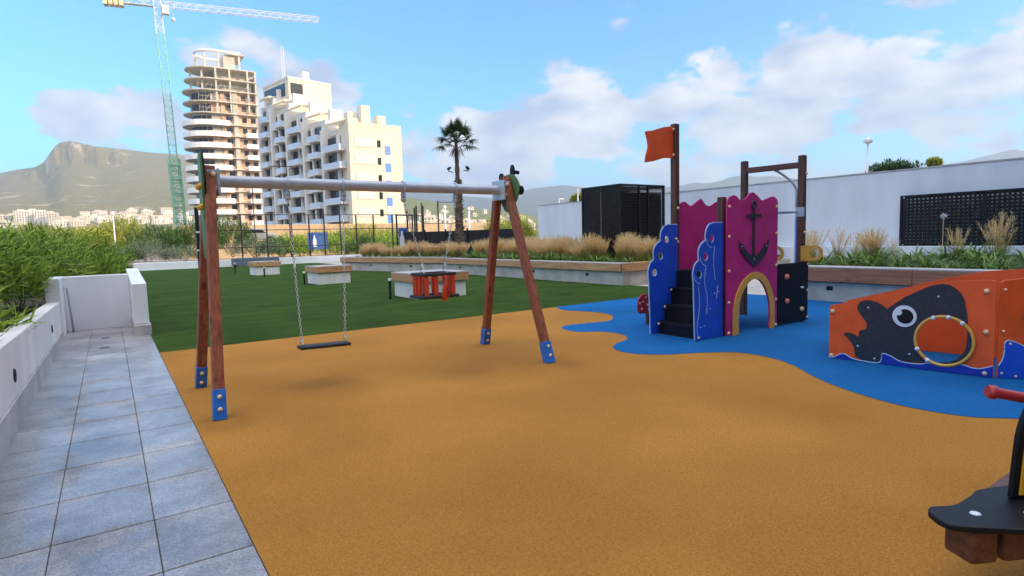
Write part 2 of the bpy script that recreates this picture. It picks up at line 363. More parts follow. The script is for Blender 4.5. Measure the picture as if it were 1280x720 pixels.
def mountain_mat(name, green, rock, zc, zs, patch=.58):
    m = bpy.data.materials.new(name); nt, N, L, B = nodes(m); B.inputs['Roughness'].default_value = .95; B.inputs['Specular IOR Level'].default_value = .1
    tc = N.new('ShaderNodeTexCoord')
    n1 = N.new('ShaderNodeTexNoise'); n1.inputs['Scale'].default_value = .012; n1.inputs['Detail'].default_value = 9; n1.inputs['Roughness'].default_value = .7; L.new(tc.outputs['Object'], n1.inputs['Vector'])
    n2 = N.new('ShaderNodeTexNoise'); n2.inputs['Scale'].default_value = .17; n2.inputs['Detail'].default_value = 8; n2.inputs['Roughness'].default_value = .75; L.new(tc.outputs['Object'], n2.inputs['Vector'])
    g = N.new('ShaderNodeNewGeometry'); sp = N.new('ShaderNodeSeparateXYZ'); L.new(g.outputs['Normal'], sp.inputs[0])
    sl = N.new('ShaderNodeMapRange'); sl.inputs['From Min'].default_value = .36; sl.inputs['From Max'].default_value = .56; sl.inputs['To Min'].default_value = 1; sl.inputs['To Max'].default_value = 0; L.new(sp.outputs[2], sl.inputs[0])
    pt = N.new('ShaderNodeMapRange'); pt.inputs['From Min'].default_value = patch; pt.inputs['From Max'].default_value = patch + .1; L.new(n1.outputs['Fac'], pt.inputs[0])
    mx = N.new('ShaderNodeMath'); mx.operation = 'MAXIMUM'; L.new(sl.outputs[0], mx.inputs[0]); L.new(pt.outputs[0], mx.inputs[1])
    rg = N.new('ShaderNodeValToRGB'); e = rg.color_ramp.elements; e[0].position = .35; e[0].color = (*[x * .5 for x in green], 1); e[1].position = .65; e[1].color = (*[x * 1.35 for x in green], 1); L.new(n2.outputs['Fac'], rg.inputs['Fac'])
    rr = N.new('ShaderNodeValToRGB'); e = rr.color_ramp.elements; e[0].position = .35; e[0].color = (*[x * .6 for x in rock], 1); e[1].position = .65; e[1].color = (*[x * 1.2 for x in rock], 1); L.new(n2.outputs['Fac'], rr.inputs['Fac'])
    mc = N.new('ShaderNodeMix'); mc.data_type = 'RGBA'; L.new(mx.outputs[0], mc.inputs[0]); L.new(rg.outputs[0], mc.inputs[6]); L.new(rr.outputs[0], mc.inputs[7])
    L.new(mc.outputs[2], B.inputs['Base Color'])
    return m
M['mtn'] = mountain_mat('scrub_mountain', (.215, .185, .08), (.52, .40, .28), 200, 50, .575)
M['mtn_blue'] = mountain_mat('far_mountain', (.10, .11, .08), (.30, .27, .24), 200, 50, .6)
M['hill'] = mountain_mat('green_hill', (.17, .18, .07), (.38, .30, .20), 200, 50, .6)
M['earth'] = mat('dry_earth', (.22, .17, .11), .95, .3, .02, .2, .4)

# ------------------------------------------------------------------ camera
CX = Vector((.82200, .07130, -.56490)); CY = Vector((-.56880, .05630, -.82050)); CZ = Vector((-.02670, .99590, .08690))
F = 728.49; EYE = Vector((0, 0, 1.6))
def at(px, py, D):
    """world point that stands D metres deep along the view at photo pixel px, py (1280 wide)"""
    c = Vector(((px - 640) / F * D, -(py - 360) / F * D, -D))
    return EYE + Vector((CX.dot(c), CY.dot(c), CZ.dot(c)))
def gx(px, py, D):
    p = at(px, py, D); return p.x, p.y
cd = bpy.data.cameras.new('camera'); cam = bpy.data.objects.new('camera', cd); col.objects.link(cam); scene.camera = cam
R3 = Matrix((CX, CY, CZ)); cam.matrix_world = Matrix.Translation(EYE) @ R3.to_4x4()
cd.sensor_width = 36; cd.lens = 36 * F / 1280; cd.clip_end = 40000; cd.clip_start = .05

# ------------------------------------------------------------------ light
SUN_EL = math.radians(20); SUN_AZ = math.atan2(.56, -.83)          # towards the sun: behind the camera, to the right
sd = bpy.data.lights.new('sun', 'SUN'); so = bpy.data.objects.new('sun', sd); col.objects.link(so)
sd.energy = 2.3; sd.angle = math.radians(.5); sd.color = (1, .77, .48)
tosun = Vector((math.sin(SUN_AZ) * math.cos(SUN_EL), math.cos(SUN_AZ) * math.cos(SUN_EL), math.sin(SUN_EL)))
so.rotation_euler = (-tosun).to_track_quat('-Z', 'Y').to_euler(); so.location = tosun * 60
w = bpy.data.worlds.new('World'); scene.world = w; w.use_nodes = True
nt = w.node_tree; N = nt.nodes; L = nt.links; BG = N['Background']; BG.inputs[1].default_value = .15
sky = N.new('ShaderNodeTexSky'); sky.sky_type = 'NISHITA'; sky.sun_disc = False; sky.sun_elevation = SUN_EL; sky.sun_rotation = SUN_AZ
sky.air_density = 1.0; sky.dust_density = .6; sky.ozone_density = 2.2
tc = N.new('ShaderNodeTexCoord'); sp = N.new('ShaderNodeSeparateXYZ'); L.new(tc.outputs['Generated'], sp.inputs[0])
def mth(op, a, b=None, c=None, clamp=False):
    n = N.new('ShaderNodeMath'); n.operation = op; n.use_clamp = clamp
    for i, x in enumerate((a, b, c)):
        if x is None: continue
        if isinstance(x, (int, float)): n.inputs[i].default_value = x
        else: L.new(x, n.inputs[i])
    return n.outputs[0]
zz = mth('MAXIMUM', sp.outputs[2], 0.0)
den = mth('ADD', zz, .16)
cmb = N.new('ShaderNodeCombineXYZ'); L.new(mth('DIVIDE', sp.outputs[0], den), cmb.inputs[0]); L.new(mth('DIVIDE', sp.outputs[1], den), cmb.inputs[1]); cmb.inputs[2].default_value = 3.7
nz = N.new('ShaderNodeTexNoise'); nz.inputs['Scale'].default_value = 1.9; nz.inputs['Detail'].default_value = 10; nz.inputs['Roughness'].default_value = .53; nz.inputs['Distortion'].default_value = .15
cm3 = N.new('ShaderNodeCombineXYZ'); L.new(mth('MULTIPLY', sp.outputs[0], 3.0), cm3.inputs[0]); L.new(mth('MULTIPLY', sp.outputs[1], 3.0), cm3.inputs[1]); L.new(mth('MULTIPLY_ADD', sp.outputs[2], 6.0, 4.3), cm3.inputs[2])
L.new(cm3.outputs[0], nz.inputs['Vector'])
# more cloud low down and towards the right of the view, clear high up on the left
rightness = mth('ADD', mth('MULTIPLY', sp.outputs[0], .80), mth('MULTIPLY', sp.outputs[1], -.42))
cov = mth('ADD', nz.outputs['Fac'], mth('MULTIPLY_ADD', mth('MAXIMUM', mth('SUBTRACT', zz, .20), 0), -1.5, .075))
cov = mth('ADD', cov, mth('MULTIPLY', mth('MAXIMUM', mth('MINIMUM', rightness, .5), -.6), .13))
# unseen fill for the shaded yard: added cloud deck overhead and behind the camera
fill_deck = N.new('ShaderNodeMapRange'); fill_deck.interpolation_type = 'SMOOTHSTEP'; fill_deck.inputs['From Min'].default_value = .42; fill_deck.inputs['From Max'].default_value = .8
L.new(mth('ADD', zz, mth('MULTIPLY', sp.outputs[1], -.45)), fill_deck.inputs[0])
cov = mth('ADD', cov, mth('MULTIPLY', fill_deck.outputs[0], 1.6))
mk = N.new('ShaderNodeMapRange'); mk.interpolation_type = 'SMOOTHSTEP'; mk.inputs['From Min'].default_value = .525; mk.inputs['From Max'].default_value = .60; L.new(cov, mk.inputs[0])
# cloud body: brighter tops, bluish thin parts
n2 = N.new('ShaderNodeTexNoise'); n2.inputs['Scale'].default_value = 3.2; n2.inputs['Detail'].default_value = 7; L.new(cm3.outputs[0], n2.inputs['Vector'])
rc = N.new('ShaderNodeValToRGB'); e = rc.color_ramp.elements; e[0].position = .36; e[0].color = (.47, .51, .61, 1); e[1].position = .64; e[1].color = (1.0, .92, .84, 1)
L.new(n2.outputs['Fac'], rc.inputs['Fac'])
cs = N.new('ShaderNodeVectorMath'); cs.operation = 'SCALE'; L.new(rc.outputs[0], cs.inputs[0]); L.new(mth('MULTIPLY_ADD', fill_deck.outputs[0], 8.0, 3.7), cs.inputs['Scale'])
tint = N.new('ShaderNodeMix'); tint.data_type = 'RGBA'; tint.blend_type = 'MULTIPLY'; tint.inputs[0].default_value = 1; tint.inputs[7].default_value = (.40, .82, 1.10, 1)
L.new(sky.outputs[0], tint.inputs[6])
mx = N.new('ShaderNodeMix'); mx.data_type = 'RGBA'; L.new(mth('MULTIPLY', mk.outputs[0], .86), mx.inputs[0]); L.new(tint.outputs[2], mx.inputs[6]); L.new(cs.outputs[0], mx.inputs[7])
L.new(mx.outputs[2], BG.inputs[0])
vs = scene.view_settings; vs.view_transform = 'Standard'; vs.look = 'None'; vs.gamma = 1; vs.use_curve_mapping = False; vs.exposure = 1.15
# thin even haze over the whole landscape
hz = bpy.data.materials.new('haze_air'); hz.use_nodes = True; hn = hz.node_tree.nodes; hn.clear()
ho = hn.new('ShaderNodeOutputMaterial'); hv = hn.new('ShaderNodeVolumePrincipled'); hv.inputs['Color'].default_value = (.68, .82, 1.0, 1); hv.inputs['Density'].default_value = .00021; hv.inputs['Anisotropy'].default_value = .2
hz.node_tree.links.new(hv.outputs[0], ho.inputs['Volume'])
scene.cycles.max_bounces = 8; scene.cycles.transparent_max_bounces = 16

# ------------------------------------------------------------------ ground sheets
def sheet(name, pts, z, m):
    b = MB(); b.add([(x, y, z) for x, y in pts], [tuple(range(len(pts)))])
    return struct(b.build(name, m))
def rect(x0, x1, y0, y1): return [(x0, y0), (x1, y0), (x1, y1), (x0, y1)]
sheet('ground', [(9500 * math.cos(2 * PI * k / 64), 9500 * math.sin(2 * PI * k / 64)) for k in range(64)], -.30, M['earth'])
sheet('terrace', rect(-1.2, 40, -30, 47), -.02, M['concrete'])
sheet('rubber_surface', rect(.53, 13.3, -9, 10.22), 0, M['rubber_tan'])
sheet('lawn', rect(.36, 13.4, 10.22, 46.8), .002, M['turf'])
sheet('court_floor', rect(1.0, 34, 46.8, 58), -.012, M['court'])
def catmull(P, n=7):
    out = []
    for i in range(len(P) - 1):
        p0 = P[max(i - 1, 0)]; p1 = P[i]; p2 = P[i + 1]; p3 = P[min(i + 2, len(P) - 1)]
        for k in range(n):
            t = k / n
            out.append(tuple(.5 * (2 * p1[j] + (p2[j] - p0[j]) * t + (2 * p0[j] - 5 * p1[j] + 4 * p2[j] - p3[j]) * t * t + (3 * p1[j] - p0[j] - 3 * p2[j] + p3[j]) * t ** 3) for j in range(len(p1))))
    out.append(P[-1]); return out
BE = [(8.24, 10.22), (8.0, 9.7), (8.15, 9.2), (8.25, 8.8), (8.1, 8.3), (7.6, 7.85), (7.1, 7.9), (6.6, 7.95), (6.36, 7.72), (6.33, 7.3), (6.62, 7.05), (6.68, 6.65), (6.43, 6.27), (6.02, 6.1), (5.74, 5.85), (5.68, 5.45), (5.95, 5.12), (6.42, 4.86), (6.74, 4.58), (6.77, 4.17), (6.58, 3.74), (6.19, 3.25), (5.92, 2.79), (5.77, 2.36), (5.75, 2.04), (5.82, 1.77), (5.96, 1.6), (6.3, 1.25), (6.9, .6), (7.6, .1), (9, -.6), (13.28, -1.2)]
sheet('blue_wave_surface', catmull(BE) + [(13.28, 10.218)], .004, M['rubber_blue'])
# island of tan colour in the blue behind the tower
b = MB(); y = -1.0
for k in range(-6, 16):                                   # paving: three columns of slabs with open joints
    y0 = 3.92 + .667 * k; y1 = y0 + .667
    for x0, x1 in ((-.80, -.37), (-.37, .11), (.11, .525)):
        b.box(x0 + .0022, x1 - .0022, y0 + .0065, min(y1, 14.1) - .0065, -.04, .006)
struct(b.build('path', M['paving'], bev=.003, seg=1))
sheet('path_bed', rect(-.81, .53, -.2, 14.1), -.006, M['grout'])
sheet('planting_soil', rect(-16, -.985, -6, 14.4), .36, M['soil'])
sheet('planting_soil_far', rect(-16, .34, 14.42, 47), .30, M['soil'])

# ------------------------------------------------------------------ white walls along the path
t = thing('low_wall', 'long low white rendered wall beside the paved path with grey stone skirting', 'wall', (-.9, 6, 0))
def off(o, p): o.location = -Vector(p); return o
b = MB()
for a, bb in (((-3.0, .99), (13.2, .655)),):
    b.add([(-.98, a[0], 0), (-.79, a[0], 0), (-.79, a[0], a[1]), (-.98, a[0], a[1]), (-.98, bb[0], 0), (-.79, bb[0], 0), (-.79, bb[0], bb[1]), (-.98, bb[0], bb[1])],
          [(0, 1, 2, 3), (7, 6, 5, 4), (0, 4, 5, 1), (1, 5, 6, 2), (2, 6, 7, 3), (3, 7, 4, 0)])
off(b.build('wall', M['white_wall_dirty'], t, bev=.012), t.location)
b = MB()
b.add([(-.788, -3, -.01), (-.765, -3, -.01), (-.765, -3, .48), (-.788, -3, .48), (-.788, 13.9, -.01), (-.765, 13.9, -.01), (-.765, 13.9, .12), (-.788, 13.9, .12)],
      [(0, 1, 2, 3), (7, 6, 5, 4), (0, 4, 5, 1), (1, 5, 6, 2), (2, 6, 7, 3), (3, 7, 4, 0)])
off(b.build('skirting', M['plinth'], t, bev=.004), t.location)
for y, z in ((2.2, .66), (6.93, .46), (11.2, .40)):
    b = MB(); b.tube([(-.80, y, z), (-.784, y, z)], .052, 20); b.torus((-.786, y, z), .055, .008, Matrix.Rotation(PI / 2, 4, 'Y'))
    off(b.build('recessed_light', M['black_metal'], t), t.location)
t = thing('end_wall', 'white rendered box wall closing off the far end of the paved path', 'wall', (0, 14.2, 0))
def P(o): return off(o, t.location)
P(MB().box(-.985, -.76, 13.2, 14.4, 0, 1.07).build('side_wall', M['white_wall'], t, bev=.015))
P(MB().box(-.758, .298, 14.1, 14.4, 0, 1.065).build('back_wall', M['white_wall'], t, bev=.01))
P(MB().add([(.30, 12.55, .20), (.53, 12.55, .20), (.53, 12.55, .94), (.30, 12.55, .94), (.30, 16, .20), (.53, 16, .20), (.53, 16, 1.12), (.30, 16, 1.12)],
      [(0, 1, 2, 3), (7, 6, 5, 4), (0, 4, 5, 1), (1, 5, 6, 2), (2, 6, 7, 3), (3, 7, 4, 0)]).build('side_wall', M['white_wall'], t, bev=.012))
P(MB().box(.285, .55, 12.4, 16.0, 0, .198).build('plinth', M['plinth'], t, bev=.006))
t = tag(MB().tube([(-.66, 14.02, .0), (-.70, 13.9, .86), (-.76, 13.9, .9)], .018, 10).build('handrail', M['steel'], smooth=True), 'thin grey metal rail leaning in the corner of the white end wall', 'handrail')

for yy, xx, r_ in ((11.35, -.16, .07), (12.55, -.15, .06)):
    tag(MB().tube([(xx, yy, .0065), (xx, yy, .012)], r_, 20).build('drain_cover', M['grout']), 'small round dark drain cover in the paving, %s the end wall' % ('farther from' if yy < 12 else 'closer to'), 'drain cover')
# ------------------------------------------------------------------ far low wall, white planter with timber seat
tag(MB().box(1.3, 18, 47.0, 47.35, -.3, .50).build('low_wall', M['white_wall'], bev=.02), 'low white garden wall at the far end of the lawn', 'wall')
sheet('far_planting_soil', rect(-16, 6, 47.35, 70), .42, M['gravel'])

def planter(name, label, x, y0, y1, depth, endwrap, z=(.43, .70), wd='wood_y', lights=()):
    t = thing(name, label, 'planter', (x, y0, 0))
    o = Vector((x, y0, 0)); ln = y1 - y0
    b = MB(); b.box(0, .28, 0, ln, -.1, z[0]); b.box(.282, depth, 0, .28, -.1, z[0]); b.build('concrete_wall', M['concrete'], t, bev=.008)
    b = MB(); n = max(2, round(ln / 3.0))
    for k in range(n):                                          # timber seat, one long board after another
        a, c = ln * k / n, ln * (k + 1) / n
        b.box(-.10, -.052, a + .004, c - .004, z[0] + .015, z[1] - .03)
        b.cur = 1
        for q in range(4): b.box(-.10 + q * .125, -.10 + q * .125 + .118, a + .004, c - .004, z[1] - .028, z[1])
        b.cur = 0
    b.build('seat_boards', [M[wd], M['wood_grey']], t, bev=.004)
    if endwrap:
        b = MB(); b.box(-.10, endwrap, -.10, -.055, z[0] + .015, z[1] - .03)
        for q in range(3): b.box(.402, endwrap, -.10 + q * .125, -.10 + q * .125 + .118, z[1] - .028, z[1])
        b.build('end_boards', M['wood_x'], t, bev=.004)
    b = MB(); b.box(.41, .45, .3, ln, z[0], z[1] - .02); b.box(.28, .405, .3, ln, z[0] + .002, z[1] - .04); b.box(-.05, .278, .01, ln, z[0] + .001, z[1] - .035); b.build('seat_base', M['black_metal'], t)
    for ly in lights:
        b = MB(); b.box(-.012, .0, ly - y0 - .07, ly - y0 + .07, .25, .34); b.build('step_light', M['black_metal'], t, bev=.004)
    b = MB(); b.add([(.45, .28, z[1] - .10), (depth, .28, z[1] - .10), (depth, ln, z[1] - .10), (.45, ln, z[1] - .10)], [(0, 1, 2, 3)]); b.build('bed_soil', M['soil'], t)
    return t
planter('planter', 'long concrete planter with pale timber seat along the lawn behind the swing', 13.12, 12.95, 24.45, 9.7, 1.5, lights=(14.6, 17.6, 20.6, 23.2))
t2 = planter('planter', 'shorter concrete planter with timber seat angled back past the far lawn cubes', 13.10, 24.55, 32.8, 9.0, 0, z=(.45, .74), lights=(27.0, 30.2))
t2.rotation_euler = (0, 0, math.radians(16.5)); 
planter('planter', 'grey concrete planter with reddish timber seat behind the orange whale house', 13.0, -7.0, 7.9, 9.7, 0, z=(.43, .77), wd='wood_bench_dark', lights=(1.5, 4.2, 6.55))
tag(MB().box(14.5, 14.88, 12.72, 12.94, .40, .745).build('junction_box', M['white_pl'], bev=.01), 'small white box fixed to the end of the long planter behind the blue stair panel', 'box')

# ------------------------------------------------------------------ cube seats and bollards
def cube_seat(label, cx, cy, s, rz):
    t = thing('cube_seat', label, 'seat', (cx, cy, 0), rz, 'timber topped concrete cubes on the lawn')
    b = MB(); b.box(-s / 2, -.003, -s / 2, s / 2, 0, .44); b.box(.003, s / 2, -s / 2, s / 2, 0, .44); b.build('concrete_base', M['white_wall_dirty'], t, bev=.008)
    b = MB(); h = s / 2 + .07
    b.box(-h, h, -h, -h + .045, .45, .66); b.box(-h, h, h - .045, h, .45, .66); b.box(-h, -h + .045, -h + .047, h - .047, .45, .66); b.box(h - .045, h, -h + .047, h - .047, .45, .66)
    b.build('timber_fascia', M['wood_x'], t, bev=.004)
    b = MB(); n = 12
    for k in range(n): b.box(-h + 2 * h * k / n + .003, -h + 2 * h * (k + 1) / n - .003, -h, h, .662, .69)
    b.build('timber_top', M['wood_grey'], t, bev=.003)
    b = MB(); b.box(-s / 2 + .1, s / 2 - .1, -s / 2 + .1, s / 2 - .1, .44, .655); b.build('seat_core', M['black_metal'], t)
    return t
cube_seat('timber topped concrete cube seat hidden partly behind the orange toddler swing', 7.48, 15.0, 1.5, 0)
cube_seat('timber topped concrete cube seat showing between the chains of the flat swing', 7.05, 22.9, 1.25, .05)
cube_seat('timber topped concrete cube seat farthest away, beside the left swing post', 6.65, 32.4, 1.15, .1)
def bollard(label, x, y, h=.5):
    t = thing('bollard_light', label, 'bollard light', (x, y, 0), 0, 'small garden lights on the lawn')
    MB().tube([(0, 0, 0), (0, 0, h - .06)], .035, 12).build('post', M['black_metal'], t)
    MB().tube([(0, 0, h - .058), (0, 0, h), (0, 0, h + .012)], [.042, .042, .03], 12).build('lamp_head', M['lamp_white'], t, smooth=False)
bollard('black bollard light with white head at the corner of the nearest cube seat', 6.25, 14.95, .56)
bollard('black bollard light in front of the middle cube seat', 6.05, 22.7, .5)
bollard('black bollard light in front of the farthest cube seat', 6.05, 29.6, .5)
bollard('black bollard light left of the farthest cube seat', 5.85, 36.2, .55)
t = tag(MB().tube([(10.1, 40, 0), (10.1, 40, .75), (10.1, 40, .78)], [.06, .06, .03], 12).build('post', M['lamp_white']), 'slim white post at the far edge of the lawn', 'post')
t = thing('storage_bench', 'long low bench under a grey-blue cover by the court fence', 'bench', (8.9, 46.2, 0))
b = MB(); b.box(-1.6, 1.6, -.35, .35, .06, .62); b.build('cover', M['pad'], t, bev=.05)
b = MB(); b.box(-1.5, -1.3, -.3, .3, 0, .058); b.box(1.3, 1.5, -.3, .3, 0, .058); b.build('leg', M['black_metal'], t)

# ------------------------------------------------------------------ right boundary: white wall building, lattice, louvred cabin
t = thing('white_wall', 'long white rendered wall rising behind the grasses on the right', 'wall', (23, 12, 0))
b = MB(); b.box(0, .35, -26, 18.2, -.3, 3.55); b.build('wall', M['white_wall'], t, bev=.01)
b = MB(); b.box(-.02, .37, -26, 18.22, 3.553, 3.60); b.build('coping', M['plinth'], t)
b = MB(); b.box(-.45, -.02, -26, 2.0, -.3, .93); b.build('base_wall', M['white_wall'], t, bev=.02)
t = thing('lattice_screen', 'black square-hole lattice screen mounted on the white wall', 'screen', (22.80, 9.0, .98))
b = MB(); ln = 14.0; H = 1.6; py = .125; pz = .125
for k in range(int(ln / py) + 1):
    w_ = .066 if k % 9 else .12
    b.box(0, .03, -k * py - w_ / 2, -k * py + w_ / 2, 0, H)
for k in range(15): b.box(.031, .055, -ln, 0, k * H / 14 - .032, k * H / 14 + .032)
b.build('lattice', M['black_metal'], t)
b = MB(); b.box(-.02, .07, -ln, 0.06, H + .032, H + .09); b.box(-.02, .07, -ln, .06, -.09, -.033); b.box(-.02, .07, .075, .13, -.09, H + .09); b.build('frame', M['black_metal'], t)
t = thing('louvred_cabin', 'black plant cabin with louvred front and glossy side among the grasses', 'cabin', (16, 15.9, .5))
W_ = 2.42; D_ = 2.1; H_ = 3.0
b = MB()
for x, y in ((0, 0), (W_, 0), (0, D_), (W_, D_)): b.box(x - .04, x + .04, y - .04, y + .04, 0, H_)
for z in (0, H_ - .08):
    b.box(.04, W_ - .04, -.035, .035, z, z + .08); b.box(-.035, .035, .04, D_ - .04, z, z + .08); b.box(.04, W_ - .04, D_ - .035, D_ + .035, z, z + .08); b.box(W_ - .035, W_ + .035, .04, D_ - .04, z, z + .08)
b.box(1.0 - .03, 1.03, -.05, .03, .08, H_ - .08); b.box(1.47, 1.53, -.05, .03, .08, H_ - .08)
b.build('frame', M['black_metal'], t, bev=.005)
b = MB()
for x0, x1 in ((.04, .97), (1.03, 1.47), (1.53, W_ - .04)):
    for k in range(49):
        z = .11 + k * .058
        Mx = Matrix.Translation((0, 0, z)) @ Matrix.Rotation(math.radians(35), 4, 'X')
        b.box(x0, x1, -.03, .03, -.004, .004, Mx)
b.build('louvres', M['louvre'], t)
b = MB(); b.box(.05, W_ - .05, .06, .08, .05, H_ - .3); b.build('back_panel', M['black_metal'], t)
b = MB()
b.add([(-.012, .05 + k * 1.0 / 10, z) for z in (.08, H_ - .08) for k in range(11)], [(k, k + 1, k + 12, k + 11) for k in range(10)])
g = MB(); 
for y0, y1 in ((.05, 1.03), (1.05, D_ - .05)): g.box(-.015, -.003, y0, y1, .085, H_ - .085)
g.build('glossy_panel', M['black_gloss'], t)
b = MB(); b.box(0, W_, 0, D_, H_ - .12, H_ - .1); b.build('roof_mesh', M['black_metal'], t)

class Caps:
    def __init__(s): s.l = []
    def ball(s, c, r, *a): s.l.append((c, r, *a))
def balls(lst, name, m, par, shift=None):
    for e_ in lst:
        c, r = e_[0], e_[1]; sc = e_[2] if len(e_) > 2 else (1, 1, 1)
        b = MB(); b.ball(c, r, 10, 6, sc); o = b.build(name, m, par, smooth=True)
        if shift is not None: o.location = -Vector(shift)
# ------------------------------------------------------------------ swing frame
t = thing('swing_frame', 'timber A-frame swing stand with grey steel crossbeam', 'swing frame', (2.65, 6.6, 0))
def S(o): o.location = -Vector(t.location); return o
def leg(foot, top, rr):
    foot = Vector(foot); top = Vector(top); d = (top - foot).normalized()
    side = Vector((1, 0, 0))
    o = S(MB().bar(foot - d * .02, top, .10, .10, up=side).build('leg', M['wood_v'], t, bev=.012))
    b = MB()                                                    # folded blue steel shoe on two faces of the leg
    b.bar(foot - d * .01, foot + d * .27, .112, .112, up=side)
    p = b.build('foot_plate', M['blue_metal'], o, bev=.004)
    b = MB()
    B0 = []
    for k in (.085, .20):
        for n_ in (Vector((0, -1, 0)),):
            nn = (n_ - d * n_.dot(d)).normalized()
            B0.append((foot + d * k + nn * .058, .021))
    balls(B0, 'bolt_cap', M['cap'], o)
    return o
leg((.735, 5.88, 0), (.885, 6.56, 2.38), 0)
leg((.755, 7.38, 0), (.885, 6.70, 2.30), 0)
leg((4.515, 5.76, 0), (4.46, 6.58, 2.41), 0)
leg((4.60, 7.44, 0), (4.44, 6.72, 2.30), 0)
S(MB().tube([(.96, 6.62, 2.245), (4.40, 6.62, 2.235)], .062, 24).build('crossbeam', M['steel'], t, smooth=False))
for x, s in ((.955, 1), (4.385, -1)):
    b = MB(); b.box(x - .012, x + .012, 6.47, 6.77, 2.10, 2.36); b.box(x - s * .09 - .012, x + .0121 * 0 + .012 - s * .012, 6.49, 6.501, 2.13, 2.345) if s > 0 else b.box(x + .013, x + .10, 6.49, 6.501, 2.115, 2.345)
    o = S(b.build('bracket', M['steel'], t, bev=.005))
    balls([((x - s * .045, 6.485, z), .026) for z in (2.17, 2.30)], 'bolt_cap', M['cap'], o)
def ell0(cx, cz, rx, rz, n=24): return [(cx + rx * math.cos(2 * PI * k / n), cz + rz * math.sin(2 * PI * k / n)) for k in range(n)]
# decorative animal boards on the outer sides of the stand
fr = (Vector((.815, 6.55, 0)), Vector((0, 1, 0)), Vector((0, 0, 1)), Vector((1, 0, 0)))
body = catmull([(-.14, 1.55), (-.20, 1.8), (-.17, 2.05), (-.21, 2.2), (-.13, 2.40), (-.05, 2.50), (.06, 2.50), (.16, 2.42), (.14, 2.25), (.22, 2.1), (.17, 1.85), (.2, 1.65), (.1, 1.5), (-.02, 1.46)], 3)
body = [(x * .62, z) for x, z in body]
o = S(MB().plate(body, fr, -.02, .0).build('animal_board', M['green_pl'], t))
S(MB().plate([(x * 1.12, 1.0 + (z - 1.0) * 1.03) for x, z in body], fr, .001, .016).build('animal_board', M['black_hpl'], t))
balls([((.785, 6.55 + y, z), .03) for y, z in ((-.08, 2.18), (-.08, 1.98), (.07, 2.18), (.07, 1.98))], 'bolt_cap', M['yellow'], o)
fr = (Vector((4.535, 6.62, 0)), Vector((0, 1, 0)), Vector((0, 0, 1)), Vector((1, 0, 0)))
body = catmull([(-.19, 2.1), (-.26, 2.25), (-.2, 2.38), (-.1, 2.44), (.06, 2.44), (.2, 2.36), (.25, 2.22), (.18, 2.08), (.07, 1.95), (-.05, 1.95)], 3)
S(MB().plate(body, fr, 0, .02).build('animal_board', M['green_pl'], t))
for pts in (ell0(.20, 2.43, .05, .055), ell0(-.07, 2.475, .045, .10), ell0(-.25, 2.22, .062, .06)): S(MB().plate(pts, fr, .0205, .045).build('animal_ear', M['black_hpl'], t))
S(MB().tube([(4.581, 6.55, 2.48), (4.66, 6.53, 2.47)], .025, 10).build('animal_ear', M['black_hpl'], t))
for x in (1.64, 2.25, 2.99, 3.71):
    b = MB(); b.torus((x, 6.62, 2.24), .068, .012, Matrix.Rotation(PI / 2, 4, 'Y'), 18, 6)
    S(b.build('hanger_strap', M['steel'], t, smooth=True))

def chain_links(b, a, c, pitch=.042):
    a = Vector(a); c = Vector(c); d = (c - a); n = max(2, int(d.length / pitch)); d.normalize()
    q = d.to_track_quat('Y', 'Z').to_matrix().to_4x4()
    for k in range(n):
        p = a + d * (pitch * (k + .5))
        Mx = q @ Matrix.Rotation((PI / 2) * (k % 2) + .5, 4, 'Y')
        vs_R = .0215
        # stadium-shaped link
        vs = []; fs = []; nR, nr = 10, 5
        for i in range(nR):
            th = 2 * PI * i / nR
            cx, cy = .012 * math.cos(th), .023 * math.sin(th)
            dx, dy = math.cos(th), math.sin(th)
            for j in range(nr):
                f = 2 * PI * j / nr
                vs.append(p + (Mx @ Vector((cx + dx * .0042 * math.cos(f), cy + dy * .0042 * math.cos(f), .0042 * math.sin(f)))))
        for i in range(nR):
            for j in range(nr):
                i2, j2 = (i + 1) % nR, (j + 1) % nr
                fs.append((i * nr + j, i2 * nr + j, i2 * nr + j2, i * nr + j2))
        b.add(vs, fs)
def hook(b, x):
    b.tube([(x, 6.62, 2.165), (x, 6.62, 2.10)], .03, 10); b.ball((x, 6.62, 2.09), .034, 10, 7)
t = thing('flat_swing', 'black rubber flat swing seat hanging on two chains', 'swing', (1.94, 6.62, .43))
for x, xs, z in ((1.64, 1.70, .475), (2.25, 2.19, .465)):
    b = MB(); hook(b, x); S(b.build('hanger', M['steel'], t, smooth=True))
    b = MB(); chain_links(b, (x, 6.62, 2.075), (xs, 6.62, z + .06))
    chain_links(b, (xs, 6.62, z + .07), (xs, 6.56, z - .01)); chain_links(b, (xs, 6.62, z + .07), (xs, 6.68, z - .01))
    S(b.build('chain', M['chain'], t))
b = MB(); b.box(-.285, .285, -.085, .085, -.022, .016, Matrix.Translation((1.945, 6.62, .435)) @ Matrix.Rotation(math.radians(1.5), 4, 'Y'))
S(b.build('seat', M['black_rubber'], t, bev=.014, seg=3))
t = thing('toddler_swing', 'orange-red toddler bucket swing with black rims hanging on two chains', 'swing', (3.40, 6.62, .9))
for x, xs in ((2.99, 3.21), (3.71, 3.53)):
    b = MB(); hook(b, x); S(b.build('hanger', M['steel'], t, smooth=True))
    b = MB(); chain_links(b, (x, 6.62, 2.075), (xs, 6.62, 1.30)); chain_links(b, (xs, 6.62, 1.305), (xs - .03, 6.52, 1.17)); chain_links(b, (xs, 6.62, 1.305), (xs + .01, 6.72, 1.17))
    S(b.build('chain', M['chain'], t))
x0, x1, y0, y1 = 3.15, 3.58, 6.46, 6.80
rim = [(x0, y0), (x1, y0), (x1, y1), (x0, y1)]
b = MB()
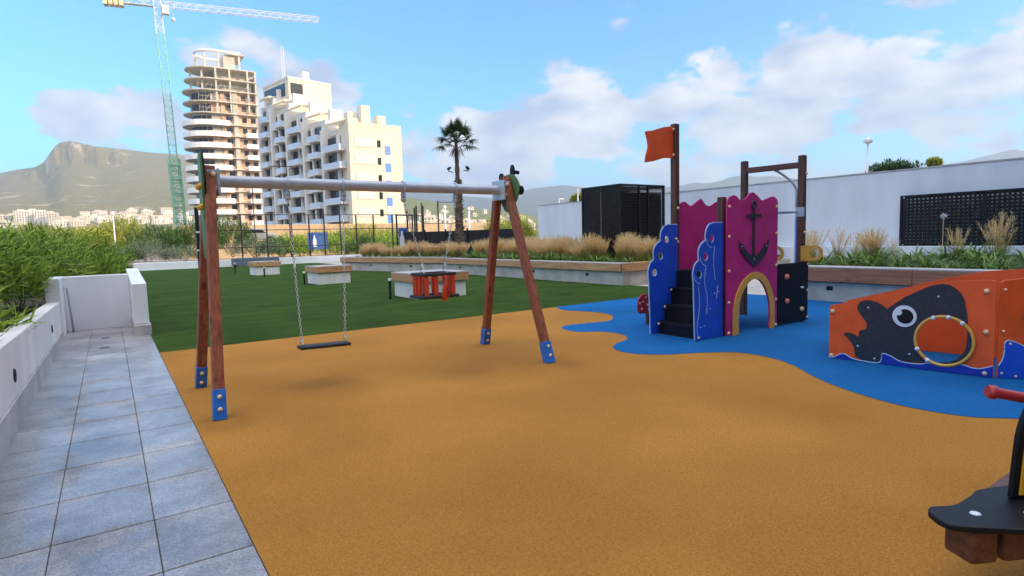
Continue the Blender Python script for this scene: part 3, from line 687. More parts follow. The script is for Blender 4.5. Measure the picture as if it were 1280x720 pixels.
for k in range(4):
    a, c = rim[k], rim[(k + 1) % 4]
    b.bar((*a, 1.165), (*c, 1.165), .05, .035)
S(b.build('top_rim', M['black_rubber'], t, bev=.01))
b = MB()
for k in range(4):
    a, c = rim[k], rim[(k + 1) % 4]
    ex = .03
    b.bar((a[0] + (ex if a[0] > 3.4 else -ex), a[1], .885), (c[0] + (ex if c[0] > 3.4 else -ex), c[1], .885), .045, .035)
b.box(x0 + .03, x1 - .03, y0 + .03, y1 - .03, .868, .884)
S(b.build('seat_base', M['black_rubber'], t, bev=.008))
b = MB()
for x, y, wd in ((x0 + .03, y0, .05), (x0 + .16, y0, .05), (x1 - .03, y0, .05), (x0 + .03, y1, .05), (x0 + .17, y1, .06), (x0 + .29, y1, .05), (x1 - .10, y1, .06), (x1 - .02, y1 - .1, .05), (x0, y0 + .12, .05), (x0, y0 + .22, .05), (x1, y0 + .16, .05)):
    S(MB().bar((x, y, 1.15), (x, y, .90), wd, .026).build('side_slat', M['bucket'], t, bev=.008))
b = MB(); b.tube([(3.43, y0 - .02, 1.15), (3.43, y0 - .03, 1.0), (3.425, y0 - .015, .90), (3.42, y0 + .03, .855)], [.05, .045, .05, .045], 12)
S(b.build('crotch_guard', M['bucket'], t, smooth=True))

# ------------------------------------------------------------------ pirate play tower
t = thing('play_tower', 'pirate ship play tower with magenta anchor panel, blue wave stairs and dark posts', 'play tower', (8.4, 5.9, 0))
caps = Caps()
def post(x, y, h, w_=.10): return S(MB().box(x - w_ / 2, x + w_ / 2, y - w_ / 2, y + w_ / 2, 0, h).build('post', M['wood_dark'], t, bev=.01))
post(7.68, 5.50, 2.12); post(7.72, 6.42, 3.36, .105); post(8.98, 6.45, 2.12); post(9.86, 5.47, 2.86, .105); post(9.93, 6.62, 2.90, .105)
XZ = lambda y: (Vector((0, y, 0)), Vector((1, 0, 0)), Vector((0, 0, 1)), Vector((0, 1, 0)))
# front magenta panel with wavy top and arched doorway
arch_in = catmull([(7.945, -.001), (7.945, .42), (8.03, .63), (8.19, .79), (8.37, .845), (8.55, .78), (8.70, .61), (8.79, .36), (8.79, -.001)], 5)
arch_out = catmull([(7.80, .0), (7.81, .42), (7.93, .71), (8.14, .89), (8.37, .95), (8.61, .885), (8.81, .68), (8.91, .40), (8.91, .0)], 5)
top = catmull([(9.0, 2.06), (8.95, 2.11), (8.84, 2.14), (8.72, 2.11), (8.55, 2.075), (8.44, 2.14), (8.31, 2.195), (8.21, 2.165), (8.12, 2.09), (7.98, 2.075), (7.90, 2.12), (7.81, 2.14), (7.69, 2.09), (7.655, 1.99)], 4)
S(MB().plate([(7.655, .02)] + arch_in[:1] and [(7.655, .012), (7.945, .012)] + [p for p in arch_in[1:-1]] + [(8.79, .012), (9.0, .012)] + top, XZ(5.40), -.012, .012).build('magenta_panel', M['pink'], t))
S(MB().plate(arch_out + arch_in[::-1], XZ(5.387), -.018, .0).build('arch_trim', M['ochre'], t, bev=.003))
an = MB()                                                       # anchor
an.plate([(8.292, 1.06), (8.352, 1.06), (8.350, 1.96), (8.298, 1.96)], XZ(5.387), -.016, 0)
an.plate([(8.12, 1.805), (8.50, 1.815), (8.50, 1.865), (8.12, 1.855)], XZ(5.3865), -.022, -.0165)
fl = catmull([(8.323, 1.03), (8.19, 1.13), (8.04, 1.23), (7.965, 1.33), (7.925, 1.46), (7.99, 1.40), (8.03, 1.385), (8.12, 1.30), (8.22, 1.235), (8.323, 1.20), (8.42, 1.23), (8.53, 1.30), (8.60, 1.385), (8.66, 1.40), (8.735, 1.46), (8.70, 1.33), (8.62, 1.21), (8.46, 1.11)], 3)
an.plate(fl, XZ(5.386), -.020, -.0165)
an.torus((8.323, 5.378, 2.0), .055, .014, Matrix.Rotation(PI / 2, 4, 'X'), 20, 6)
S(an.build('anchor', M['grey_pl'], t))
for x, z in ((7.70, .05), (7.70, .52), (7.70, 1.0), (7.70, 1.52), (7.70, 1.97), (8.96, .05), (8.96, .47), (8.96, 1.03), (8.96, 1.55), (8.96, 1.98)): caps.ball((x, 5.383, z), .024, 10, 6)
balls([((x, 5.364, z), .012) for x, z in ((8.0, 1.36), (8.65, 1.36), (8.32, 1.16))], 'screw', M['steel'], t, t.location)
# back magenta panel
topb = catmull([(9.0, 2.02), (8.92, 2.10), (8.78, 2.12), (8.62, 2.05), (8.48, 2.06), (8.35, 2.16), (8.22, 2.10), (8.08, 2.04), (7.93, 2.11), (7.78, 2.06), (7.74, 2.0)], 4)
S(MB().plate([(7.74, .95), (9.0, .95)] + topb, XZ(6.40), -.012, .012).build('magenta_panel', M['pink'], t))
S(MB().box(7.70, 9.82, 5.44, 6.48, .93, .99).build('platform', M['black_hpl'], t, bev=.005))
S(MB().box(8.93, 9.02, 5.415, 5.50, 0, 2.05).build('post', M['wood_dark'], t, bev=.01))
# stairs, rising away from the left
b = MB()
for k, (x, z) in enumerate(((7.10, .205), (7.25, .46), (7.40, .725))):
    b.box(x, x + .30, 5.475, 6.275, z - .03, z); b.box(x + .035, x + .055, 5.475, 6.275, max(0, z - .26), z - .031)
b.box(7.57, 7.59, 5.475, 6.275, .70, .985)
S(b.build('stairs', M['black_hpl'], t, bev=.004))
# blue wave boards on both sides of the stairs
def circ(cx, cz, r, n=16): return [(cx + r * math.cos(2 * PI * k / n), cz + r * math.sin(2 * PI * k / n)) for k in range(n)]
wl = [(6.985, .01), (6.955, .86)] + catmull([(6.935, .98), (6.98, 1.12), (7.075, 1.185)], 5) + catmull([(7.07, 1.19), (7.07, 1.34), (7.14, 1.43), (7.225, 1.47)], 5) + catmull([(7.228, 1.475), (7.235, 1.60), (7.30, 1.695), (7.41, 1.73)], 5) + [(7.625, 1.73), (7.63, .01)]
hs = [circ(7.36, 1.50, .058), circ(7.215, 1.24, .062), circ(7.075, .985, .062)]
for y in (5.45, 6.30):
    f_ = XZ(y)
    o = S(MB().plate(wl, f_, -.012, .012, hs).build('wave_board', M['blue_hpl'], t, fix=True))
    b = MB(); pts = [(x, y, z) for x, z in wl[:-1]]
    for i in range(len(pts) - 1): b.bar(pts[i], pts[i + 1], .030, .012, up=(0, 1, 0)) if (Vector(pts[i + 1]) - Vector(pts[i])).length > 1e-4 else None
    for h in hs: b.torus((sum(p[0] for p in h) / 16, y, sum(p[1] for p in h) / 16), .060, .006, Matrix.Rotation(PI / 2, 4, 'X'), 20, 5)
    b.build('edge_band', M['lightblue'], o)
    o2 = o
b = MB()                                                        # engraved water lines on the near board
for ln in ([(7.04, .80), (7.075, .62), (7.06, .42), (7.02, .22), (7.04, .03)], [(7.22, 1.10), (7.19, .86), (7.25, .62), (7.24, .38)], [(7.42, 1.38), (7.40, 1.14), (7.44, .88)], [(7.50, .80), (7.47, .60)]):
    b.tube([(x, 5.436, z) for x, z in catmull(ln, 5)], .0045, 5)
for cx, cz, r in ((7.36, 1.50, .13), (7.215, 1.24, .13), (7.075, .985, .13)):
    b.tube([(cx + r * math.cos(a), 5.436, cz + r * math.sin(a)) for a in [PI + k * .16 for k in range(11)]], .005, 5)
for x, z in ((7.10, .20), (7.18, .21), (7.24, .45), (7.32, .46), (7.42, .68), (7.52, .70)): b.ball((x, 5.436, z), .010, 8, 5)
S(b.build('water_lines', M['lightblue'], t))
for x, y, z in ((7.05, 5.432, .05), (7.58, 6.28, 1.50), (7.13, 5.9, .0)):
    if z > .01: caps.ball((x, y, z), .022, 10, 6)
for k, (x, z) in enumerate(((7.10, .17), (7.25, .43), (7.40, .69))): caps.ball((x - .005, 6.23, z), .02, 8, 5)
# black climbing wall with holds
S(MB().box(9.02, 9.95, 5.385, 5.412, .03, 1.04).build('climbing_panel', M['black_hpl'], t, bev=.004))
for x, z, r, k in ((9.26, .82, .06, 'salmon'), (9.28, .41, .055, 'salmon'), (9.74, .24, .05, 'cap'), (9.74, .61, .045, 'lightblue')):
    b = MB(); b.ball((x, 5.37, z), r, 8, 6, (1, .55, .8 if k != 'lightblue' else .4)); S(b.build('climbing_hold', M[k], t, smooth=False))
for z in (.08, .55, 1.0): caps.ball((9.92, 5.38, z), .023, 10, 6)
caps.ball((9.86, 5.41, 1.55), .024, 10, 6); caps.ball((9.89, 5.41, 2.55), .022, 10, 6)
# lookout tubes
for x, y in ((9.93, 5.33), (9.62, 5.85)):
    b = MB(); Z_ = (Vector((x, y, 0)), Vector((.74, -.67, 0)), Vector((0, 0, 1)), Vector((.67, .74, 0))); x = 0
    sq = [(x - .17, 1.06), (x + .06, 1.06)] + [(x + .06 + .13 * math.cos(a), 1.19 + .13 * math.sin(a)) for a in [-PI / 2 + PI * k / 10 for k in range(1, 10)]] + [(x + .06, 1.32), (x - .17, 1.32)]
    b.plate(sq, Z_, -.022, .022, [circ(x + .05, 1.19, .088, 20)])
    S(b.build('lookout_ring', M['ochre'], t))
# frame with crossbar, sliding pole and rail
S(MB().bar((9.86, 5.53, 2.70), (9.93, 6.56, 2.72), .09, .10).build('crossbar', M['wood_dark_y'], t, bev=.008))
pole = catmull([(9.90, 6.0, 2.66), (9.94, 5.93, 2.62), (10.05, 5.78, 2.46), (10.10, 5.72, 2.33), (10.11, 5.71, 2.2), (10.11, 5.71, 1.0), (10.11, 5.71, 0)], 5)
S(MB().tube(pole, .021, 12).build('sliding_pole', M['steel'], t, smooth=True))
b = MB(); b.tube([(9.90, 5.52, 1.90), (9.93, 6.57, 1.90)], .017, 10); b.tube([(9.02, 5.53, 1.90), (9.81, 5.53, 1.90)], .017, 10); b.box(9.80, 9.825, 5.40, 5.54, 1.82, 1.98); S(b.build('guard_rail', M['steel'], t))
S(MB().box(9.98, 10.005, 5.55, 6.5, .05, 1.88).build('side_panel', M['blue_dark'], t, bev=.004)) if False else None
S(MB().box(9.97, 10.06, 5.60, 5.625, 1.0, 1.88).build('side_panel', M['blue_hpl'], t, bev=.004))
# plain orange flag board
fl = catmull([(7.665, 3.32), (7.45, 3.29), (7.2, 3.22), (7.02, 3.19)], 4) + catmull([(7.02, 3.18), (7.065, 3.05), (7.075, 2.95), (7.03, 2.82), (7.01, 2.72)], 4) + catmull([(7.012, 2.71), (7.2, 2.74), (7.45, 2.80), (7.665, 2.81)], 4)
S(MB().plate(fl, XZ(6.42), -.012, .012).build('flag_board', M['orange'], t, bev=.003))
for z in (2.86, 3.27): caps.ball((7.66, 6.40, z), .024, 10, 6)
caps.ball((7.72, 6.36, 2.0), .024, 10, 6); caps.ball((7.72, 6.36, 1.45), .024, 10, 6)
balls([q[:2] for q in caps.l], 'bolt_cap', M['cap'], t, t.location)
# red spotted round board behind the stairs
tt = thing('spotted_board', 'small red round-topped board with pale spots behind the left wave board', 'play board', (7.60, 6.98, 0))
o = MB().plate([(-.17, .27), (-.17, .38)] + [(.15 * math.cos(a) * 1.1 - .0, .40 + .16 * math.sin(a)) for a in [PI - PI * k / 10 for k in range(11)]] + [(.17, .38), (.17, .27), (.12, .22), (-.12, .22)], (Vector((0, 0, 0)), Vector((1, 0, 0)), Vector((0, 0, 1)), Vector((0, 1, 0))), 0, .03).build('board', M['red_pl'], tt, bev=.006)
balls([((x, -.002, z), .02, (1, .3, 1)) for x, z in ((-.08, .30), (-.04, .42), (.06, .36), (.10, .27), (-.12, .40), (.02, .50))], 'spot', M['cap'], tt)
MB().box(.10, .16, .032, .08, 0, .4).build('post', M['wood_dark'], tt)

# ------------------------------------------------------------------ whale play house
A = Vector((7.29, 3.66, 0)); B_ = Vector((7.50, 2.07, 0))
def pframe(A, B):
    u = (B - A).normalized(); n = Vector((0, 0, 1)).cross(u); n = n if n.x < 0 or n.y < 0 else n
    n = Vector((u.y, -u.x, 0))
    if n.dot(-A) < 0: n = -n                                    # n faces the open side of the yard
    return (A, u, Vector((0, 0, 1)), n)
t = thing('whale_playhouse', 'low orange play house with black whale, round porthole and blue waves', 'play house', (8.0, 2.6, 0))
f1 = pframe(A, B_)
def ell(cx, cz, rx, rz, n=32, rot=0): return [(cx + rx * math.cos(2 * PI * k / n), cz + rz * math.sin(2 * PI * k / n)) for k in range(n)]
hole = ell(1.163, .344, .255, .262)
out1 = [(0, .008), (0, .655), (.626, .833), (.922, .922), (1.145, .983), (1.334, 1.012), (1.54, 1.025), (1.575, 1.015), (1.59, .99), (1.59, .008)]
S(MB().plate(out1, f1, -.012, .010, [hole]).build('orange_panel', M['orange'], t))
wh = catmull([(.614, .66), (.518, .727), (.404, .747), (.33, .714), (.304, .638), (.359, .548), (.41, .469), (.404, .403)], 4) + catmull([(.40, .40), (.35, .385), (.33, .367)], 2) + catmull([(.326, .30), (.237, .339), (.16, .321), (.222, .261), (.275, .172), (.295, .06)], 4) + catmull([(.371, .02), (.454, .012), (.551, .025), (.60, .06), (.785, .06), (.95, .08)], 3) + catmull([(1.115, .10), (1.25, .14), (1.351, .27), (1.362, .556), (1.335, .771), (1.298, .869), (1.229, .941), (1.159, .967), (1.062, .956), (.949, .903), (.774, .797)], 4)
o = S(MB().plate(wh, f1, .0105, .020, [ell(1.163, .344, .262, .269)]).build('whale_board', M['grey_pl'], t))
wv = [(0, .010)] + catmull([(.0, .012), (.061, .022), (.165, .077), (.27, .03), (.372, .018), (.535, .016), (.574, .061), (.58, .13), (.66, .118), (.77, .065), (.947, .06), (1.03, .085), (1.16, .075), (1.323, .11), (1.417, .087), (1.495, .092), (1.588, .133)], 4) + [(1.588, .010)]
o2 = S(MB().plate([(x, z - .0) for x, z in wv], f1, .0205, .030).build('wave_board', M['blue_dark'], t))
def pt(fr, a, b, d): return fr[0] + fr[1] * a + fr[2] * b + fr[3] * d
b = MB(); b.tube([pt(f1, x, z, .028) for x, z in wv[1:-1]], .006, 6); b.build('wave_edge', M['lightblue'], o2)
Rm = Matrix((f1[1], f1[2], f1[3])).transposed().to_4x4()
def disc(b, cx, cz, rx, rz, d0, d1, n=28): b.plate(ell(cx, cz, rx, rz, n), f1, d0, d1)
b = MB(); disc(b, .789, .589, .118, .123, .0205, .026); S(b.build('eye_white', M['white_pl'], t))
b = MB(); disc(b, .797, .587, .080, .083, .0265, .030); S(b.build('eye_pupil', M['black_hpl'], t))
b = MB(); disc(b, .733, .628, .034, .034, .0305, .033); S(b.build('eye_glint', M['white_pl'], t))
b = MB()
for k in range(0, 1): pass
nR = 44; vs = []; fs = []
for i in range(nR):
    th = 2 * PI * i / nR
    for j in range(8):
        q = 2 * PI * j / 8; rr = .017 * math.cos(q)
        vs.append(pt(f1, 1.163 + (.262 + rr) * math.cos(th), .346 + (.269 + rr) * math.sin(th), .030 + .017 * math.sin(q)))
for i in range(nR):
    for j in range(8): fs.append((i * 8 + j, ((i + 1) % nR) * 8 + j, ((i + 1) % nR) * 8 + (j + 1) % 8, i * 8 + (j + 1) % 8))
b.add(vs, fs); o = S(b.build('porthole_ring', M['ochre'], t, smooth=True))
balls([(pt(f1, 1.163 + .262 * math.cos(math.radians(a)), .346 + .269 * math.sin(math.radians(a)), .042), .024) for a in (112, 82, 52, 205, 238)], 'ring_clip', M['white_pl'], o)
balls([(pt(f1, a, c, .018), .026) for a, c in ((1.512, .91), (1.521, .481), (1.523, .045), (.035, .589), (.03, .035))], 'bolt_cap', M['cap'], t, t.location)
balls([(pt(f1, a, c, .021), .010) for a, c in ((.42, .66), (.32, .19), (.5, .06), (.85, .16), (1.1, .83))], 'screw', M['white_pl'], t, t.location)
# second panel, angled forward
C2 = B_ + Vector((.67, -.74, 0)).normalized() * 1.25
st = B_ + Vector((.009, -.012, 0))
f2 = pframe(st, C2)
S(MB().plate([(0, .008), (0, 1.0), (.03, 1.025), (1.2, 1.16), (1.24, 1.12), (1.24, .008)], f2, -.012, .010).build('orange_panel', M['orange'], t, bev=.003))
w2 = [(0.004, .01)] + catmull([(.004, .14), (.037, .204), (.052, .303), (.052, .376), (.085, .405), (.147, .385), (.246, .34), (.4, .30), (.55, .38), (.7, .32), (.9, .30), (1.05, .36), (1.236, .30)], 4) + [(1.236, .01)]
o2 = S(MB().plate(w2, f2, .0105, .020).build('wave_board', M['blue_hpl'], t))
b = MB(); b.tube([pt(f2, x, z, .018) for x, z in w2[1:-1]], .006, 6); b.build('wave_edge', M['lightblue'], o2)
S(MB().plate(ell(.27, .66, .075, .085, 20), f2, .0105, .035).build('climbing_hold', M['green_pl'], t, bev=.008))
balls([(pt(f2, a, c, .02), .014) for a, c in ((.035, .93), (.035, .50), (.035, .06), (.10, .37), (.16, .03))], 'screw', M['cap'], t, t.location)
# back panel and roof rail inside
A3 = Vector((8.38, 3.98, 0)); B3 = Vector((8.76, 1.60, 0)); f3 = pframe(A3, B3)
S(MB().plate([(0, .008), (0, .60), (.65, .80), (1.1, .95), (1.5, 1.045), (1.9, 1.085), (2.4, 1.12), (2.4, .008)], f3, -.012, .010).build('orange_panel', M['orange'], t))
b = MB(); b.bar(C2 + Vector((0, .03, .9)), B3 + Vector((-.02, 0, .9)), .05, .05)
S(b.build('tie_bar', M['wood_dark'], t))
f4 = pframe(A + Vector((.03, .01, 0)), A3 + Vector((-.03, -.01, 0)))
S(MB().plate([(0, .008), (0, .60), (1.05, .58), (1.05, .008)], f4, -.012, .010).build('orange_panel', M['orange'], t))  # hidden side panel, added to darken the inside seen through the porthole

# ------------------------------------------------------------------ rocking ride at the front right corner
t = thing('seesaw', 'black-seated timber seesaw with red handlebar and yellow board in the near corner', 'seesaw', (3.2, .75, 0))
ex = Vector((.88, -.47, 0)).normalized(); ey = Vector((.47, .88, 0)).normalized(); o0 = Vector((2.705, .885, 0))
bf = (o0 + Vector((0, 0, .395)), ex, ey, Vector((0, 0, 1)))
sb = catmull([(-.02, .06), (.03, .105), (.14, .105), (.28, .17), (.42, .225), (.9, .225), (1.3, .12), (1.36, 0), (1.3, -.12), (.9, -.225), (.42, -.20), (.22, -.13), (.06, -.085), (-.02, -.05), (-.035, .0)], 4)
S(MB().plate(sb, bf, 0, .026).build('seat_board', M['black_hpl'], t, bev=.008))
balls([(o0 + ex * a + ey * c + Vector((0, 0, .421)), .021, (1, 1, .35)) for a, c in ((.15, .015), (.36, -.02), (.62, .02), (1.0, .0))], 'bolt_cap', M['white_pl'], t, t.location)
for a in (.055, .20, .48):
    p = o0 + ex * (a + .055) + ey * .0
    S(MB().bar(p + Vector((0, 0, .325)) + ey * -.075, p + Vector((0, 0, .325)) + ey * .06, .115, .135, up=(0, 0, 1)).build('wood_block', M['wood_dark_y'], t, bev=.012))
q = o0 + ex * .55
S(MB().bar((3.12, .875, .325), (4.9, .86, .325), .10, .10).build('main_beam', M['wood_dark_y'], t, bev=.012))
S(MB().box(3.95, 4.05, .81, .91, 0, .27).build('support', M['steel'], t, bev=.01))
fy = (o0 + ex * .405 + ey * .11, ex, Vector((0, 0, 1)), ey)
pan = catmull([(.0, .422), (.012, .60), (.03, .74), (.09, .86), (.22, .93), (.36, .93), (.50, .86), (.56, .74), (.58, .60), (.59, .422)], 4)
S(MB().plate(pan, fy, -.012, .012).build('side_board', M['black_hpl'], t, bev=.006))
S(MB().plate([(.295 + (x - .295) * .90, .43 + (z - .422) * .88 + .01) for x, z in pan], fy, -.020, -.0125).build('yellow_board', M['yellow'], t, bev=.003))
hb = o0 + ex * .44 + ey * .12 + Vector((0, 0, .845)); 
h0, h1 = at(1234, 489, 2.64), at(1300, 501, 2.60)
b = MB(); dd = (h1 - h0).normalized(); b.tube([h0, h0 + dd * .012, h0 + dd * .03, h0 + dd * .034, h0 + dd * .42], [.026, .032, .032, .024, .024], 16)
S(b.build('handlebar', M['red_pl'], t, smooth=False))

# ------------------------------------------------------------------ the block behind the camera whose shade covers the yard
t = thing('apartment_building', 'tall pale apartment block behind the playground that shades the whole yard', 'building', (30, -16, 0))
MB().box(-42, 60, -9, 5.5, -.3, 27).build('wall', M['cream'], t)
for k in range(8):
    MB().box(-41, 59, 5.502, 6.6, 2.7 + 3 * k, 3.7 + 3 * k).build('balcony', M['tile_bal'], t)
    MB().box(-41, 59, 5.502, 5.53, .4 + 3 * k, 2.5 + 3 * k).build('window_band', M['glass'], t)

# ------------------------------------------------------------------ terrain: mountain, green hill, far ridges
def ridge_at(prof, x):
    if x <= prof[0][0]: return prof[0][1]
    for (a, b_), (c, d_) in zip(prof, prof[1:]):
        if x <= c:
            t_ = (x - a) / (c - a); return b_ + (d_ - b_) * t_
    return prof[-1][1]
def landform(name, prof, m, D0, D1, foot, shape, nx, ny, rough, seed, cliff=None):
    vs = []; fs = []
    x0, x1 = prof[0][0], prof[-1][0]
    for i in range(nx + 1):
        px = x0 + (x1 - x0) * i / nx
        rp_ = ridge_at(prof, px)
        for j in range(ny + 1):
            q = j / ny
            if q <= .8:
                s = q / .8; D = D0 + (D1 - D0) * s
                k = shape(s, px)
                zf = at(px, foot, D).z * min(1, s * 3); zr = at(px, rp_, D).z
                p = at(px, 300, D); z = zf * (1 - k) + zr * k if s > 0 else -3
                z = -3 * (1 - min(1, s * 6)) + z * min(1, s * 6)
                fade = min(1, s * 4) * (1 if s < .6 else max(.12, 1 - (s - .6) * 2.6))
                nv = mnoise.fractal(Vector((p.x, p.y, seed * 100)) * (3.2 / (D1 - D0)), .8, 2.1, 7)
                z += nv * rough * fade * (.35 + .65 * k)
            else:
                s = (q - .8) / .2; D = D1 + (D1 - D0) * .5 * s
                p = at(px, 300, D); z = at(px, rp_, D1).z * (1 - s) - 5 * s
            vs.append((p.x, p.y, z))
    for i in range(nx):
        for j in range(ny):
            a = i * (ny + 1) + j; fs.append((a, a + ny + 1, a + ny + 2, a + 1))
    b = MB(); b.add(vs, fs); return struct(b.build(name, m, smooth=True, fix=False))
MP = [(-520, 250), (-420, 242), (-300, 236), (-160, 232), (-60, 226), (0, 219), (30, 213), (52, 210), (64, 204), (70, 196), (76, 188), (84, 180), (97, 177.5), (112, 180), (128, 184), (140, 185), (165, 188), (190, 191), (215, 193), (260, 196), (300, 204), (330, 212), (420, 232), (480, 243), (540, 252), (600, 262), (660, 274), (700, 282)]
def mshape(s, px):
    base = s ** 1.2 * .87
    c = 1 if 64 < px < 132 else max(0, 1 - min(abs(px - 64), abs(px - 132)) / 50)
    jag = .012 * math.sin(px * .23) + .008 * math.sin(px * .61)
    t_ = min(1, max(0, (s - (.86 + jag)) / .07)); st_ = t_ * t_ * (3 - 2 * t_)
    soft = s ** 1.25
    cl = min(base * 1.0, .735) * (1 - st_) + st_ * (0.93 + .07 * s)
    return soft * (1 - c) + cl * c if s < 1 else 1
landform('mountain', MP, M['mtn'], 650, 2250, 281, mshape, 320, 150, 20, 3)
HP = [(420, 262), (470, 250), (495, 246), (520, 248), (545, 252), (575, 258), (610, 262), (640, 264), (680, 272), (730, 281), (800, 290)]
landform('green_hill', HP, M['hill'], 420, 1150, 287, lambda s, px: s ** 1.2 if s < 1 else 1, 90, 50, 10, 5)
BP = [(380, 250), (430, 243), (500, 238), (560, 241), (600, 246), (620, 248), (636, 243), (650, 239), (670, 235), (690, 233), (705, 232), (720, 234), (745, 238), (775, 241), (805, 238), (830, 234), (850, 233), (870, 228), (885, 229), (900, 226), (915, 222), (930, 221), (945, 223), (960, 222), (1000, 226), (1060, 222), (1120, 216), (1180, 206), (1215, 198), (1232, 194), (1248, 190), (1262, 187), (1275, 190), (1300, 189), (1340, 196), (1420, 206), (1600, 230), (1750, 250)]
landform('far_mountains', BP, M['mtn_blue'], 2300, 4700, 285, lambda s, px: s ** 1.3 if s < 1 else 1, 220, 60, 120, 9)

# ------------------------------------------------------------------ far town: each house its own object
def ground_of(ob):
    from mathutils.bvhtree import BVHTree
    me = ob.data; return BVHTree.FromPolygons([v.co for v in me.vertices], [tuple(p.vertices) for p in me.polygons])
bvM = ground_of(bpy.data.objects['mountain']); bvH = ground_of(bpy.data.objects['green_hill'])
def drop(bv, x, y):
    h = bv.ray_cast(Vector((x, y, 2000)), Vector((0, 0, -1))); return h[0].z if h[0] else 0
def hit(bv, px, py):
    d = (at(px, py, 1000) - EYE).normalized(); h = bv.ray_cast(EYE, d); return h[0]
def house(p, w_, d_, h_, rz, kind, label, group):
    b = MB(); b.box(-w_ / 2, w_ / 2, -d_ / 2, d_ / 2, -4, h_)
    nw = max(1, int(w_ / 3.5)); nf = max(1, int(h_ / 3))
    b.cur = 2
    for f in range(nf):
        for k in range(nw):
            x = -w_ / 2 + w_ * (k + .5) / nw
            b.box(x - .7, x + .7, -d_ / 2 - .12, -d_ / 2 - .01, f * 3 + .9, f * 3 + 2.3)
    b.cur = 1
    if kind == 'gable':
        ov = .4
        b.add([(-w_ / 2 - ov, -d_ / 2 - ov, h_ + .01), (w_ / 2 + ov, -d_ / 2 - ov, h_ + .01), (w_ / 2 + ov, d_ / 2 + ov, h_ + .01), (-w_ / 2 - ov, d_ / 2 + ov, h_ + .01), (-w_ / 2 - ov, 0, h_ + d_ * .28), (w_ / 2 + ov, 0, h_ + d_ * .28)],
              [(0, 1, 5, 4), (2, 3, 4, 5), (0, 4, 3), (1, 2, 5), (3, 2, 1, 0)])
    else:
        b.cur = 0; b.box(-w_ * .3, w_ * .1, -d_ * .3, d_ * .3, h_ + .01, h_ + 2.4)
    o = b.build('hillside_house' if h_ < 9 else 'apartment_block', [M[rnd.choice(['house', 'housew', 'housew'])], M['roof'], M['glass']])
    o.location = p; o.rotation_euler.z = rz
    return tag(o, label, 'house' if h_ < 9 else 'building', group)
blk = [(4, 281, 26, 15), (17, 279, 16, 14), (30, 280, 22, 22), (44, 279, 20, 22), (56, 280, 22, 21), (67, 281, 14, 20), (10, 285, 24, 10), (-12, 282, 24, 16), (76, 284, 16, 9)]
for i, (px, py, w_, h_) in enumerate(blk):
    p = hit(bvM, px, py) or at(px, py, 900)
    house(p, w_, 14, h_, rnd.uniform(-.25, .15), 'flat', 'pale apartment block at the foot of the mountain beyond the left shrubs', 'apartment blocks at the mountain foot')
for k in range(75):
    px = rnd.uniform(78, 238); f_ = (px - 78) / 160
    py = 283 - abs(rnd.gauss(0, 1)) * 8 - f_ * 4
    if px < 105 and py < 274: py = 276 + rnd.random() * 6
    p = hit(bvM, px, py)
    if p is None: continue
    house(p, rnd.uniform(8, 20), rnd.uniform(8, 11), rnd.choice([3.5, 6, 6, 8.5]), rnd.uniform(-.5, .4), rnd.choice(['gable', 'flat', 'flat']), 'small pale house on the lower mountain slope by the crane', 'houses on the mountain slope')
for k in range(55):
    px = rnd.uniform(496, 665); py = 288 - abs(rnd.gauss(0, 1)) * 12
    p = hit(bvH, px, py)
    if p is None: continue
    house(p, rnd.uniform(6, 12), rnd.uniform(6, 9), rnd.choice([3.2, 3.2, 6]), rnd.uniform(-.5, .4), rnd.choice(['gable', 'flat']), 'tiny white house scattered on the green hill beyond the court fence', 'houses on the green hill')

# ------------------------------------------------------------------ tower under construction
t = thing('construction_tower', 'tall round-ended residential tower still under construction with bare brick', 'building', (28.4, 176, 0))
def T(o): return o
